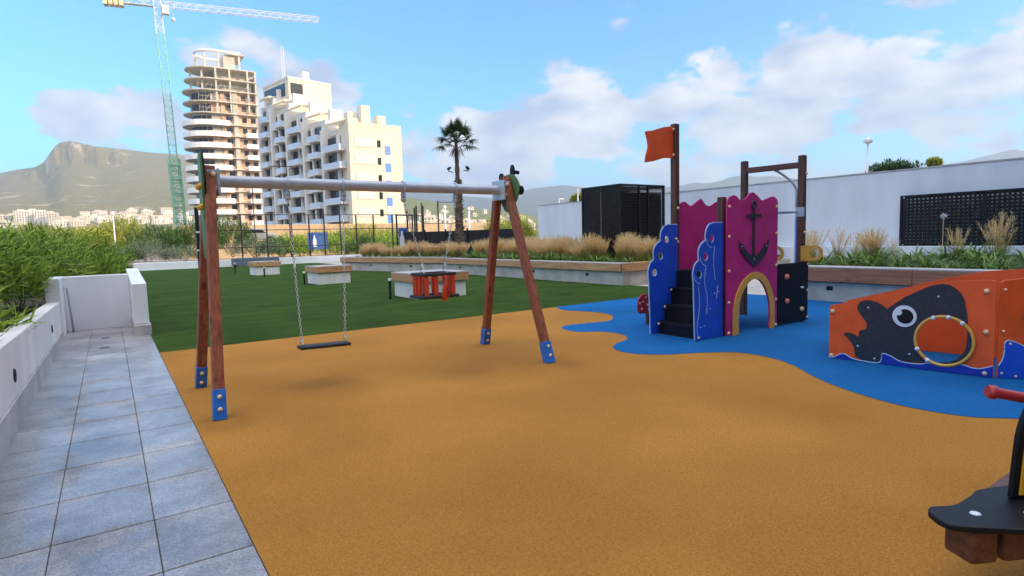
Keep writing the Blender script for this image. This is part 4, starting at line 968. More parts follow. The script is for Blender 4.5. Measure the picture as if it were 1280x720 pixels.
# local: x along the front (0 = left end of straight front at world x 24), y into depth
XL, XR, DP = -2.2, 8.7, 13.0
def round_slab(b, z0, z1, r, xr, grow=0.0, y0=-.8):
    """half-round on the left, straight to xr on the right"""
    P = [(xr, y0 - grow), (XL, y0 - grow)]
    cy = y0 + r
    for k in range(1, 16):
        a = -PI / 2 - PI * k / 16
        P.append((XL + (r + grow) * 1.05 * math.cos(a), cy + (r + grow) * math.sin(a)))
    P += [(XL, cy + r + grow), (xr, cy + r + grow)]
    b.plate(P, (Vector((0, 0, 0)), Vector((1, 0, 0)), Vector((0, 1, 0)), Vector((0, 0, 1))), z0, z1)
FL = 2.98; NF = 16
for f in range(NF + 1):
    z = 4.2 + f * FL - FL
    top_ = f >= NF - 4
    b = MB(); rr = 6.6 if f < NF - 1 else 6.0
    round_slab(b, z - .14, z + .14, rr, XR, 0 if f < NF else -.3, -.4)
    b.build('floor_slab', M['slab'], t)
    if f == NF: continue
    zt = z + .15; zc = z + FL - .15
    if not top_:                                                # white rounded balcony bands on the left
        b = MB(); n = 16; cy = -.8 + 7.0; outer = []; inner = []
        for k in range(n + 6):
            if k < 4: x, y = 1.2 - (1.2 - XL) * k / 4, -.8; nx_, ny_ = 0, -1
            else:
                a = -PI / 2 - PI * (k - 4) / (n + 1); x, y = XL + 7.0 * 1.05 * math.cos(a), cy + 7.0 * math.sin(a); nx_, ny_ = math.cos(a), math.sin(a)
            outer.append((x, y)); inner.append((x - nx_ * .2, y - ny_ * .2))
        b.plate(outer + inner[::-1], (Vector((0, 0, 0)), Vector((1, 0, 0)), Vector((0, 1, 0)), Vector((0, 0, 1))), z - .35, z + 1.05)
        b.build('balcony_parapet', M['parapet'], t)
    if f < NF - 5:
        b = MB(); b.box(5.0, XR + .2, -1.5, -.41, z - .3, z + .95); b.build('balcony_parapet', M['parapet'], t)
    # core wall behind and brick infill in front
    if f < NF - 2:
        b = MB(); b.box(-.6, XR - .3, .9, 1.15, zt, zc); b.build('brick_wall', M['brick'], t)
        b = MB(); b.box(2.3, 3.5, .2, .88, zt, zc); b.build('pillar', M['slab'], t)
        for x0, x1 in ((.5, 1.9), (4.6, 5.7), (6.8, 8.0)):
            m_ = MB(); m_.box(x0, x1, .80, .89, zt + .9, zt + 2.2); w_o = m_.build('window', M['glass'], t)
        m_ = MB(); n = 14; cy = 6.2
        P = [(-.6, 1.2), (XL, 1.2)] + [(XL + 5.0 * math.cos(-PI / 2 - PI * k / 12), cy + 5.0 * math.sin(-PI / 2 - PI * k / 12)) for k in range(1, 12)] + [(XL, cy + 5), (-.6, cy + 5)]
        m_.plate(P, (Vector((0, 0, 0)), Vector((1, 0, 0)), Vector((0, 1, 0)), Vector((0, 0, 1))), zt, zc); m_.build('curved_wall', M['slab'] if f % 3 else M['brick'], t)
        m_ = MB()
        for k in range(1, 9):
            a = -PI / 2 - PI * k / 12; p = Vector((XL + 5.05 * math.cos(a), cy + 5.05 * math.sin(a), 0)); q = Vector((-math.sin(a), math.cos(a), 0))
            m_.bar(p + q * -.55 + Vector((0, 0, zt + 1.25)), p + q * .55 + Vector((0, 0, zt + 1.25)), .1, 1.9)
        m_.build('window_band', M['glass'], t)
    for x, y in ((-4.6, 2.0), (-1.5, .2), (1.9, .1), (6.4, .1), (8.4, .1), (-7.0, 5.0))[:6 if top_ else 0]:
        MB().box(x - .22, x + .22, y - .22, y + .22, zt, zc).build('column', M['slab'], t)
    if top_ and f < NF - 1:
        b = MB()
        for k in range(9): b.bar((-6 + k * 1.6, -.5, z + .2), (-6 + k * 1.6 + (.9 if k % 2 else 0), -.9, z + 1.6), .07)
        b.bar((-6, -.6, z + 1.1), (7, -.6, z + 1.1), .06); b.build('scaffold_rail', M['slab'], t)
MB().box(-1.0, XR - .6, 3, DP - 2, 1, 4.2 + (NF - 1) * FL).build('core', M['slab'], t)
MB().box(XR - .3, XR, .9, DP - .6, 1, 4.2 + (NF - 1.3) * FL).build('side_wall', M['parapet'], t)
MB().box(-8.0, XR, 0, DP - .6, -1, 1.0).build('ground_floor', M['slab'], t)
ZT = 4.2 + (NF - 1) * FL
b = MB(); P = []                                                # open roof ring
for k in range(0, 17):
    a = -PI / 2 - PI * k / 16; P.append((XL + 1.2 + 4.5 * math.cos(a), 5.8 + 4.5 * math.sin(a), ZT + 4.7))
b.tube([(5.2, 1.3, ZT + 4.7)] + P + [(5.2, 10.3, ZT + 4.7)], .34, 6); b.build('roof_ring', M['parapet'], t)
b = MB(); b.box(1.8, 6.2, .9, 10.2, ZT + 4.1, ZT + 4.4); b.box(.9, 3.8, 1.8, 8, ZT + .3, ZT + 4.1); b.build('roof_house', M['slab'], t)
for x, y in ((-3.6, 2.4), (-.4, 1.4), (-5.3, 5.8), (4.8, 1.4)): MB().box(x - .25, x + .25, y - .25, y + .25, ZT + .15, ZT + 4.6).build('column', M['slab'], t)

# ------------------------------------------------------------------ cream apartment building with balconies
PO = Vector((35.0, 99.4, 0)); EE = Vector((-7.9, 37.5, 0)).normalized(); NN = Vector((-EE.y, EE.x, 0)); NN = NN if NN.x < 0 else -NN
t = thing('apartment_building', 'stepped cream apartment block with balconies and blue window panels', 'building', PO)
MW = Matrix((EE, NN, Vector((0, 0, 1)))).transposed().to_4x4()  # local a (along the wing), n (outwards), z
bays = [(0.4, 8, 20.6), (8, 15, 23.0), (15, 21.5, 25.6), (21.5, 28, 27.6), (28, 33.5, 29.4)]
b = MB()
for a0, a1, h in bays: b.box(a0, a1, -10, -1.3, 0, h - (.0), MW)
b.build('wall', M['cream'], t)
b = MB(); b.box(0, 9.6, -.9, 12, 0, 21.4); b.build('wall', M['cream'], t)
fins = [(8, 25.6), (15, 28.2), (21.5, 30.9), (28, 32.9), (33.5, 32.0)]
for a, h in fins:
    b = MB(); b.box(a - .35, a + .35, -5.5, .45, 0, h - 4.0, MW); b.box(a - .352, a + .352, -4.8, -.4, h - 4.0, h - 2, MW); b.box(a - .354, a + .354, -4.0, -1.4, h - 2, h, MW)
    b.build('fin_wall', M['cream_side'], t)
for i, (a0, a1, h) in enumerate(bays):
    nf = int((h - 1.0) / 3)
    for f in range(nf):
        z = h - 3 * (f + 1)
        if i == 0: z = h - 3.05 * (f + 1)
        # recess: dark glazing and pale jambs behind each balcony
        m_ = MB(); m_.box(a0 + .5, a1 - .5, -1.29, -.62, z + .03, z + 2.6, MW); m_.build('window', M['glass'], t)
        m_ = MB(); m_.box(a0 + .36, a1 - .36, -1.295, .15, z - .22, z, MW)
        mid = a0 + (a1 - a0) * (.62 if i % 2 else .40)
        m_.box(mid - .3, mid + .3, -.61, -.1, z + .01, z + 2.77, MW)
        m_.box(a0 + .36, a0 + (a1 - a0) * .20, -.61, -.5, z + .01, z + 2.77, MW)
        o1, o2 = (a0 + .4, a0 + (a1 - a0) * .55) if i % 2 else (a0 + .4, a1 - 1.6)
        m_.box(o1, o2, .151, 1.2, z - .24, z - .02, MW)
        bal = m_.build('balcony', M['cream_side'], t)
        m_ = MB(); m_.box(o1, o2, 1.1, 1.2, z - .015, z + .85, MW); m_.box(o1, o1 + .1, .16, 1.09, z - .015, z + .85, MW); m_.box(o2 + .05, a1 - .4, .02, .1, z + .01, z + .8, MW); m_.build('railing', M['tile_bal'], bal)
    m_ = MB()
    for k in range(8): m_.box(a0 + .5 + k * (a1 - a0 - 1) / 8, a0 + .5 + k * (a1 - a0 - 1) / 8 + .18, -4.6, .2, h + 1.9, h + 2.1, MW)
    m_.box(a0 + .4, a1 - .4, -.1, .1, h + 1.6, h + 1.88, MW)
    m_.build('pergola', M['cream'], t)
    m_ = MB(); m_.box(a0 + .36, a1 - .36, -1.29, -1.1, h + .01, h + .9, MW); m_.build('parapet', M['cream_side'], t)
# front face details
for f in range(7):
    z = 18.6 - f * 3.0
    b = MB(); b.box(1.0, 4.2, -1.0, -.91, z - .75, z + .75)
    if f != 3 or True: b.build('shutter', M['shutter'], t)
    b = MB(); b.box(5.0, 5.6, -.96, -.905, z - .7, z + .5); b.build('window', M['glass'], t)
    b = MB(); b.box(6.4, 7.4, -.98, -.905, z - 1.9, z - .42); b.build('window_panel', M['bluepanel'], t)
    b = MB(); b.box(6.4, 7.4, -.975, -.905, z - .40, z + 1.05); b.build('window_panel', M['shutter'], t)
b = MB(); b.box(-.002, 9.602, -.92, -.70, 21.402, 21.9); b.box(-.0, 1.8, -.69, 4, 21.402, 22.6); b.box(1.0, 2.6, 2, 4, 22.61, 24.2); b.box(2.9, 4.5, .5, 2.5, 21.403, 25.2); b.box(5.7, 7.2, .2, 2.0, 21.403, 23.6); b.box(1.81, 5.6, 3, 6, 21.404, 23.2)
b.build('roof_parapet', M['cream'], t)
# penthouse
b = MB(); b.box(24.5, 36, -11.6, -2.2, 20, 34.6, MW); b.build('penthouse', M['cream'], t)
b = MB(); b.box(24.4, 36.1, -11.7, -2.1, 34.61, 35.0, MW); b.box(26, 27.6, -7.6, -6.2, 35.01, 37.0, MW); b.build('penthouse_roof', M['cream_side'], t)
b = MB(); b.box(24.43, 24.495, -5.2, -2.6, 31.6, 33.8, MW); b.box(26, 35.4, -2.195, -2.1, 31.4, 33.9, MW); b.build('window', M['glass'], t)
t_ = thing('roof_mast', 'thin lattice aerial mast standing on the apartment roof', 'aerial', PO + EE * 33 + NN * -5.2 + Vector((0, 0, 35.01)))
b = MB()
for dx, dy in ((0, 0), (.5, 0), (.25, .43)): b.bar((dx, dy, 0), (dx, dy, 8.5), .07)
for k in range(12): b.bar((0 if k % 2 else .5, 0, k * .7), (.5 if k % 2 else 0, 0, k * .7 + .7), .05)
b.build('mast', M['crane_w'], t_)

# ------------------------------------------------------------------ tower crane
CB = at(224, 285, 172); CB.z = 0
t = thing('tower_crane', 'tall tower crane with green lower mast and long pale jib', 'crane', CB + Vector((.7, 0, 0)))
t.rotation_euler = (0, math.radians(-1.6), 0)
def lattice(b, a, c, w_, n, up, th=.16):
    a = Vector(a); c = Vector(c); d = (c - a).normalized(); u = Vector(up); s = d.cross(u).normalized(); u = s.cross(d)
    cor = [s * (i * w_ / 2) + u * (j * w_ / 2) for i, j in ((-1, -1), (1, -1), (1, 1), (-1, 1))]
    for q in cor: b.bar(a + q, c + q, th)
    for k in range(n):
        p0 = a + (c - a) * (k / n); p1 = a + (c - a) * ((k + 1) / n)
        for i in range(4):
            q0, q1 = cor[i], cor[(i + 1) % 4]
            if k % 2: q0, q1 = q1, q0
            b.bar(p0 + q0, p1 + q1, th * .6); b.bar(p1 + q0, p1 + q1, th * .6)
b = MB(); lattice(b, (0, 0, 0), (0, 0, 62), 1.9, 34, (0, 1, 0)); b.build('lower_mast', M['crane_g'], t)
b = MB(); lattice(b, (0, 0, 8), (0, 0, 27), 2.9, 11, (0, 1, 0), .22)
for z in (9, 13, 17, 21, 25): b.box(-1.5, 1.5, -1.5, 1.5, z, z + .15)
b.build('climbing_cage', M['crane_g'], t)
b = MB(); lattice(b, (0, 0, 62.1), (0, 0, 76), 1.9, 8, (0, 1, 0)); lattice(b, (0, 0, 76), (0, 0, 83), 1.2, 5, (0, 1, 0)); b.build('upper_mast', M['crane_w'], t)
j0 = Vector((0, 0, 70.4)); jd = Vector((38.5, -18.5, 0)).normalized()
jl = (at(393, 28, 190) - at(203, 13, 172)); jd = Vector((jl.x, jl.y, 0)).normalized(); 
b = MB(); lattice(b, j0 + jd * 1.5, j0 + jd * (Vector((jl.x, jl.y, 0)).length + 1), 1.5, 30, (0, 0, 1), .13); b.build('jib', M['crane_w'], t)
b = MB(); lattice(b, j0 - jd * 1.5, j0 - jd * 12, 1.5, 6, (0, 0, 1), .13); b.box(-.6, .6, -5, 5, -.9, -.8, Matrix.Translation(j0 - jd * 6) @ jd.to_track_quat('Y', 'Z').to_matrix().to_4x4()); b.build('counter_jib', M['crane_w'], t)
for k in range(4):
    MB().box(-1.2, 1.2, -.5, .5, -1.7, .6, Matrix.Translation(j0 - jd * (8.6 + k * 1.25)) @ jd.to_track_quat('Y', 'Z').to_matrix().to_4x4()).build('counterweight', M['crane_y'], t)
MB().box(.9, 2.6, -2.2, -.4, 67.4, 69.7).build('cab', M['crane_w'], t)
MB().box(-1.0, 1.0, -.9, .9, 0, 1.6, Matrix.Translation(j0 - jd * 5 + Vector((0, 0, 1)))).build('winch_house', M['crane_w'], t)
b = MB(); p = j0 + jd * 3.6; b.tube([p + Vector((0, 0, -.8)), p + Vector((0, 0, -3.4))], .05, 5); b.build('hoist_rope', M['steel'], t)
b = MB(); b.ball(p + Vector((0, 0, -3.9)), .6, 8, 6); b.build('hook_block', M['crane_w'], t)
b = MB(); b.bar(j0 + Vector((0, 0, 8.5)), j0 + jd * 26 + Vector((0, 0, .8)), .1); b.bar(j0 + Vector((0, 0, 8.5)), j0 - jd * 10 + Vector((0, 0, .8)), .1); b.build('tie_rope', M['steel'], t)

# ------------------------------------------------------------------ retaining wall, court fence, banners, wind screen, lamps
x, y = gx(300, 290, 84)
tag(MB().box(8, 62, 88, 89, -.3, 4.3).build('retaining_wall', M['retain'], bev=.05), 'sunlit sandy retaining wall below the apartment block', 'wall')
def fence(label, pts, tops, rails, base=0.45, mesh_=None, dbl=()):
    """posts at the given photo columns, level rails between"""
    t = thing('court_fence', label, 'fence', pts[0])
    o = Vector(pts[0])
    for p, tp in zip(pts, tops): 
        q = Vector(p) - o; MB().box(q.x - .05, q.x + .05, q.y - .05, q.y + .05, base, tp).build('post', M['black_metal'], t)
    for z in rails:
        for i in range(len(pts) - 1):
            if z <= min(tops[i], tops[i + 1]) + .01: MB().bar(Vector(pts[i]) - o + Vector((0, 0, z)), Vector(pts[i + 1]) - o + Vector((0, 0, z)), .06).build('rail', M['black_metal'], t)
    return t
Yf = 50.0
fx = [6.9, 8.7, 10.6, 12.54, 13.96, 15.22, 16.6, 18.02, 19.6, 21.4, 23.4]
fence('black court fence with thin posts and rails across the far end of the lawn', [(x, Yf, 0) for x in fx], [3.95] * len(fx), (1.35, 2.7, 3.92))
fx2 = [24.3, 26.0, 27.9]
fence('taller black court fence section with open top right of the swing chains', [(x, Yf - .2, 0) for x in fx2], [5.0, 5.2, 5.25], (1.35, 3.1, 5.1))
bx = []
for px in (551, 571, 592, 604): bx.append(at(px, 280, 42))
fence('black fence posts rising above the dark wind screen by the palm', [(p.x, 42 + .2 * i, 0) for i, p in enumerate(sorted([at(q, 280, 38) for q in (560, 583, 600, 606, 622)], key=lambda v: v.x))], [3.6, 3.9, 4.1, 4.3, 4.3], (2.2, 3.5), base=.7)
a = at(506, 300, 37); c = at(642, 300, 33)
t = thing('wind_screen', 'dark wind screen panel stretched along the court behind the grasses', 'screen', (a.x, a.y, 0))
b = MB(); v = Vector((c.x - a.x, c.y - a.y, 0)); b.bar((0, 0, 1.2), v + Vector((0, 0, 1.2)), .04, 1.75); b.build('screen_cloth', M['mesh'], t)
for k in range(6):
    p = v * (k / 5); MB().box(p.x - .04, p.x + .04, p.y - .1, p.y - .03, 0, 2.2).build('post', M['black_metal'], t)
t = thing('fence_gate', 'three tall black posts with cross pieces standing left of the swing', 'fence post', (4.5, 36.5, 0))
for k in range(3):
    MB().box(-.45 + k * .38, -.27 + k * .38, -.08, .08, 0, 3.7 + .12 * k).build('post', M['black_metal'], t)
for z in (1.3, 2.3): MB().box(-.46, .52, -.14, -.085, z, z + .08).build('rail', M['lamp_white'], t)
for px, py, D, lab in ((397, 301, 50.5, 'blue banner with pale bottle shape hung on the court fence'), (503.5, 299, 37.2, 'blue sign with pale bottle shape at the left end of the dark wind screen')):
    p = at(px, py, D)
    t = thing('banner', lab, 'sign', (p.x, p.y - .12, p.z))
    w_ = .85 if D > 45 else .32
    MB().box(-w_, w_, -.02, .02, -.72, .72).build('board', M['blue_sign'], t)
    b = MB(); fr = (Vector((-w_ * .35, -.021, 0)), Vector((1, 0, 0)), Vector((0, 0, 1)), Vector((0, -1, 0)))
    b.plate([(-.16, -.5), (.16, -.5), (.16, .1), (.06, .25), (.06, .5), (-.06, .5), (-.06, .25), (-.16, .1)], fr, 0, .01); b.build('emblem', M['white_pl'], t)
# lamp posts
def lamp(label, p, z1, r=.055, head='ball', cat='street lamp', hs=1.0):
    t = thing('street_lamp', label, cat, (p.x, p.y, 0))
    MB().tube([(0, 0, -.3), (0, 0, z1)], [r * 1.3, r], 10).build('pole', M['lamp_white'], t, smooth=True)
    b = MB()
    if head == 'ball': b.tube([(0, 0, z1), (0, 0, z1 + .10), (0, 0, z1 + .3), (0, 0, z1 + .42)], [.12 * hs, .28 * hs, .26 * hs, .08 * hs], 14)
    else: b.box(-.1, .75, -.09, .09, z1, z1 + .1)
    b.build('lamp_head', M['lamp_white'], t, smooth=head == 'ball')
lamp('white round-headed lamp post above the right white wall', at(1084, 213, 40), at(1084, 180, 40).z)
lamp('short white lamp post showing above the wall left of the louvred cabin', at(722.5, 250, 48), at(722.5, 234, 48).z, head='arm')
lamp('faint white lamp post in front of the blue ridge by the right swing post', at(699, 258, 75), at(699, 249, 75).z, head='arm')
lamp('thin white pole rising from the sunlit bushes below the mountain', at(143, 290, 55), at(143, 270, 55).z, .05, 'ball', hs=.5)
lamp('white lamp pole behind the black fence left of the palm', at(557, 290, 60), at(557, 262, 60).z, .10, 'ball', hs=.6)
lamp('white lamp pole behind the black fence right of the palm', at(587, 290, 64), at(587, 264, 64).z, .10, 'ball', hs=.6)
p = at(362, 280, 60)
t = thing('street_lamp', 'dark double-armed lamp post in front of the apartment balconies', 'street lamp', (p.x, p.y, 0))
zt = at(362, 209, 60).z
MB().tube([(0, 0, 0), (0, 0, zt)], [.07, .05], 8).build('pole', M['black_metal'], t)
b = MB(); b.bar((-1.6, 0, zt - .05), (.7, 0, zt + .05), .09); b.build('arm', M['black_metal'], t)
p = at(318, 280, 60)
t = tag(MB().tube([(p.x, p.y, 0), (p.x, p.y, at(318, 230, 60).z)], .05, 8).build('flag_pole', M['black_metal']), 'thin dark pole in front of the construction tower', 'pole')
# parked car beyond the fence
p = at(320, 287, 64)
t = thing('parked_car', 'silver car parked beyond the fence below the construction tower', 'car', (p.x, p.y, p.z - 1.35), -.2)
pr = [(-2.1, .25), (2.1, .25), (2.15, .7), (1.9, .85), (1.2, .95), (.55, 1.42), (-.9, 1.45), (-1.7, .95), (-2.15, .85)]
o = MB().plate(pr, (Vector((0, -.85, 0)), Vector((1, 0, 0)), Vector((0, 0, 1)), Vector((0, 1, 0))), 0, 1.7).build('body', M['car'], t, bev=.08)
b = MB(); b.plate([(-1.4, .97), (1.0, .97), (.5, 1.34), (-.85, 1.36)], (Vector((0, -.856, 0)), Vector((1, 0, 0)), Vector((0, 0, 1)), Vector((0, -1, 0))), 0, .005); b.build('window', M['glass'], t)
for x in (-1.3, 1.35):
    for y in (-.8, .8): MB().tube([(x, y - .1, .31), (x, y + .1, .31)], .31, 16).build('wheel', M['black_rubber'], t)

# ------------------------------------------------------------------ plants
def leaf_strip(V, Fc, p, d, ln, w_, n, droop=.5, segs=2):
    """narrow bent leaf from p along d"""
    s = d.cross(n)
    if s.length < 1e-3: s = d.cross(Vector((1, 0, .3)))
    s.normalize(); o = len(V)
    for k in range(segs + 1):
        q = k / segs; c = p + d * (ln * q) + Vector((0, 0, -droop * ln * q * q))
        ww = w_ * (1 - q) ** .6 * (.55 + .9 * q * (1.4 - q)) if k else w_ * .5
        if k == segs: V.append(c)
        else: V.append(c - s * ww / 2); V.append(c + s * ww / 2)
    for k in range(segs):
        a = o + 2 * k
        if k == segs - 1: Fc.append((a, a + 1, a + 2))
        else: Fc.append((a, a + 1, a + 3, a + 2))
def rv(r): 
    while 1:
        v = Vector((r.uniform(-1, 1), r.uniform(-1, 1), r.uniform(-1, 1)))
        if .01 < v.length < 1: return v.normalized()
def shrub_meshes(seed, rx, ry, h, shoots, per, ll, lw, m, up=.7, name='foliage', inner=.45):
    """shoots fill a lumpy dome; each carries a whorl of leaves"""
    r = random.Random(seed); V = []; Fc = []; sv = MB()
    lumps = [(rv(r), r.uniform(.15, .4)) for _ in range(7)]
    for k in range(shoots):
        d = rv(r); d.z = abs(d.z) * 1.1 - .12; d.normalize()
        sc = .82 + sum(max(0, d.dot(l)) ** 3 * a for l, a in lumps) * .55
        rad = (inner + (1 - inner) * r.random() ** .45) * sc
        tip = Vector((d.x * rx * rad, d.y * ry * rad, h * .42 + d.z * h * .58 * rad))
        ax = (d * .6 + Vector((0, 0, up)) + rv(r) * .45).normalized()
        L_ = ll * 2.0
        for q in range(per):
            f = q / per
            p = tip - ax * (L_ * (1 - f))
            ang = q * 2.4 + r.random()
            s = ax.orthogonal().normalized(); s2 = ax.cross(s)
            out = (s * math.cos(ang) + s2 * math.sin(ang))
            dd = (out * (1.0 - .45 * f) + ax * (.35 + .75 * f) + rv(r) * .2).normalized()
            leaf_strip(V, Fc, p, dd, ll * r.uniform(.7, 1.15), lw * r.uniform(.8, 1.2), ax, r.uniform(.05, .4))
    for k in range(7):
        a = r.random() * 6.28; sv.tube([(0.1 * math.cos(a), .1 * math.sin(a), 0), (rx * .3 * math.cos(a), ry * .3 * math.sin(a), h * .4), (rx * .6 * math.cos(a), ry * .6 * math.sin(a), h * .75)], [.02, .015, .006], 5)
    return V, Fc, sv
def make_shrub(kind, label, cat, loc, seed, rx, ry, h, shoots, per, ll, lw, m, group=None, rz=0, up=.7):
    t = thing(kind, label, cat, loc, rz, group)
    V, Fc, sv = shrub_meshes(seed, rx, ry, h, shoots, per, ll, lw, m, up)
    b = MB(); b.v = [tuple(v) for v in V]; b.f = Fc; b.mi = [0] * len(Fc)
    f = b.build('foliage', m, t, fix=False); s = sv.build('stems', M['stem'], t, fix=False)
    CH[t.name] = [f, s]
    return t
G1 = 'oleander shrubs behind the low wall'
o1 = make_shrub('oleander_shrub', 'oleander shrub nearest the camera leaning over the low white wall', 'shrub', (-1.75, 6.4, .3), 1, .95, 1.5, 1.15, 260, 13, .25, .042, M['oleander'], G1)
o2 = make_shrub('oleander_shrub', 'tall bright oleander shrub at the left edge of the photo', 'shrub', (-2.75, 9.6, .3), 2, 1.6, 1.7, 2.4, 400, 13, .31, .054, M['oleander'], G1)
def again(src, label, loc, rz, sc=(1, 1, 1)):
    c = copy_tree(src); c['label'] = label; c.location = loc; c.rotation_euler = (0, 0, rz); c.scale = sc; return c
again(o2, 'oleander shrub beside the raised end of the low wall', (-2.25, 12.6, .3), 2.1, (.85, .95, .86))
again(o2, 'oleander shrub rising behind the white end wall, left half', (-1.7, 16.2, .3), 4.0, (.95, .9, .82))
again(o1, 'oleander shrub rising behind the white end wall, right half', (-.5, 17.4, .3), .8, (1.1, .8, 1.25))
again(o2, 'broad oleander shrub filling the bed far behind the wall', (-4.6, 14.2, .3), 5.2, (1.2, 1.2, 1.05))
again(o2, 'oleander shrub at the back of the bed against the town view', (-4.6, 20, .3), 3.3, (1.15, 1.1, 1.0))
again(o2, 'oleander shrub standing beyond the end wall beside the lawn', (-1.3, 21.5, .3), 1.3, (1.05, 1.1, .85))
again(o1, 'low oleander shrub overhanging the wall at the left frame edge', (-1.65, 4.0, .32), 2.6, (.9, .9, .8))
again(o1, 'oleander shrub just short of the recessed wall light', (-1.80, 8.8, .3), 3.6, (1, 1, 1.2))
# bushes and trees beyond the lawn
def at0(px, D): p = at(px, 300, D); return p.x, p.y
def bush(kind, label, cat, px, D, top, seed, rx, m, shoots=220, per=9, ll=.35, lw=.09, z0=.3, group=None):
    x, y = at0(px, D); zt_ = at(px, top, D).z
    return make_shrub(kind, label, cat, (x, y, z0), seed, rx, rx * .9, zt_ - z0, shoots, per, ll, lw, m, group)
bush('silver_shrub', 'silvery grey-green shrub above the far low wall, left of the dark bush', 'shrub', 184, 46.5, 298, 11, 2.3, M['silver'], 240, 9, .28, .06)
bush('silver_shrub', 'low silvery shrub spilling over the far wall by the black posts', 'shrub', 228, 46.5, 304, 12, 1.8, M['silver'], 200, 9, .28, .06)
bush('green_shrub', 'low green shrub at the left end of the far white wall', 'shrub', 160, 45.5, 306, 14, 1.5, M['oleander2'], 200, 9, .28, .06)
bush('dark_bush', 'rounded dark green bush beneath the crane mast', 'bush', 205, 55, 276, 13, 3.0, M['oleander2'], 420, 9, .42, .10)
bush('dark_bush', 'dark green bush behind the left swing post below the tower', 'bush', 246, 57, 274, 15, 3.2, M['oleander2'], 420, 9, .42, .10)
bush('dark_bush', 'dark green bush behind the fence right of the left swing post', 'bush', 290, 60, 268, 16, 2.9, M['oleander2'], 380, 9, .42, .10)
bush('green_shrub', 'grey-green shrub behind the fence over the covered bench', 'shrub', 318, 53, 294, 17, 2.6, M['silver'], 260, 9, .32, .07)
for i, (px, D, top, lab) in enumerate(((35, 84, 281, 'sunlit lime tree at the far left above the oleanders'), (66, 86, 283, 'sunlit lime tree second from the left above the oleanders'), (100, 80, 279, 'sunlit lime tree left of the thin white pole'), (128, 84, 277, 'sunlit lime tree right behind the thin white pole'), (160, 86, 271, 'tallest sunlit lime tree next to the dark bush'), (8, 80, 286, 'sunlit lime tree cut by the left frame edge'))):
    bush('lime_tree', lab, 'tree', px, D, top, 30 + i, 3.9, M['limeleaf'], 420, 9, .6, .16, z0=0)
for i, (px, D, top, m_, lab) in enumerate(((344, 56, 290, 'oleander2', 'dark green hedge shrub behind the fence, left of the blue banner'), (372, 57, 292, 'oleander', 'green hedge shrub behind the fence just left of the blue banner'), (424, 57, 290, 'oleander', 'green hedge shrub behind the fence just right of the blue banner'), (455, 57, 291, 'oleander2', 'dark green hedge shrub behind the fence below the blue window panels'), (486, 57, 291, 'oleander', 'green hedge shrub behind the fence left of the wind screen sign'))):
    bush('hedge_shrub', lab, 'shrub', px, D, top, 110 + i, 2.3, M[m_], 300, 9, .32, .08, z0=-.2)
G2 = 'sunlit shrubs beyond the court'
for i, (px, D, top) in enumerate(((352, 66, 291), (376, 68, 289), (410, 70, 284), (432, 70, 281), (452, 68, 279), (474, 70, 280), (492, 66, 283), (515, 72, 284))):
    bush('court_shrub', 'sunlit yellow-green shrub beyond the court, %s from the left' % ORD[i], 'shrub', px, D, top, 50 + i, 3.0, M['limeleaf'] if i % 3 else M['oleander'], 300, 9, .38, .10, z0=0, group=G2)
for i, (px, D, top, lab) in enumerate(((636, 58, 268, 'sunlit yellow-green palm shrub left behind the right swing post'), (652, 56, 262, 'sunlit yellow-green palm shrub at the end of the white wall'), (618, 62, 270, 'sunlit palm shrub beyond the wind screen'))):
    bush('palm_shrub', lab, 'shrub', px, D, top, 70 + i, 2.0, M['limeleaf'], 200, 9, .7, .10, z0=0)
def crown_tree(name, label, px, D, top, rx, seed, m, h0, flat=.5):
    x, y = at0(px, D); zt_ = at(px, top, D).z
    t = thing(name, label, 'tree', (x, y, 0))
    r = random.Random(seed); V = []; Fc = []; hh = rx * flat
    for k in range(240):
        d = rv(r); rad = r.random() ** .4
        c = Vector((d.x * rx * rad, d.y * rx * rad, zt_ - hh + d.z * hh * rad))
        for q in range(9):
            dd = (rv(r) + Vector((0, 0, .5))).normalized(); leaf_strip(V, Fc, c + rv(r) * .3, dd, r.uniform(.3, .55), .14, Vector((0, 0, 1)), .2)
    b = MB(); b.v = [tuple(v) for v in V]; b.f = Fc; b.mi = [0] * len(Fc); b.build('crown', m, t, fix=False)
    b = MB(); b.tube([(0, 0, -.3), (.1, 0, zt_ * .5), (0, .1, zt_ - hh)], [.22, .17, .12], 9)
    for a in range(5): b.tube([(0, 0, zt_ - hh * 1.8), (rx * .5 * math.cos(a * 1.3), rx * .5 * math.sin(a * 1.3), zt_ - hh)], [.09, .04], 6)
    b.build('trunk', M['bark'], t, fix=False)
crown_tree('pine_tree', 'flat-crowned pine showing just above the right white wall', 1114, 46, 205, 1.8, 90, M['treeleaf'], 0, .28)
crown_tree('pine_tree', 'small tree top peeping over the wall right of the flat pine', 1164, 60, 202.5, .5, 91, M['limeleaf'], 0, .4)
crown_tree('small_tree', 'small tree top peeping over the wall left of the louvred cabin', 727, 52, 246, .8, 92, M['limeleaf'], 0, .5)

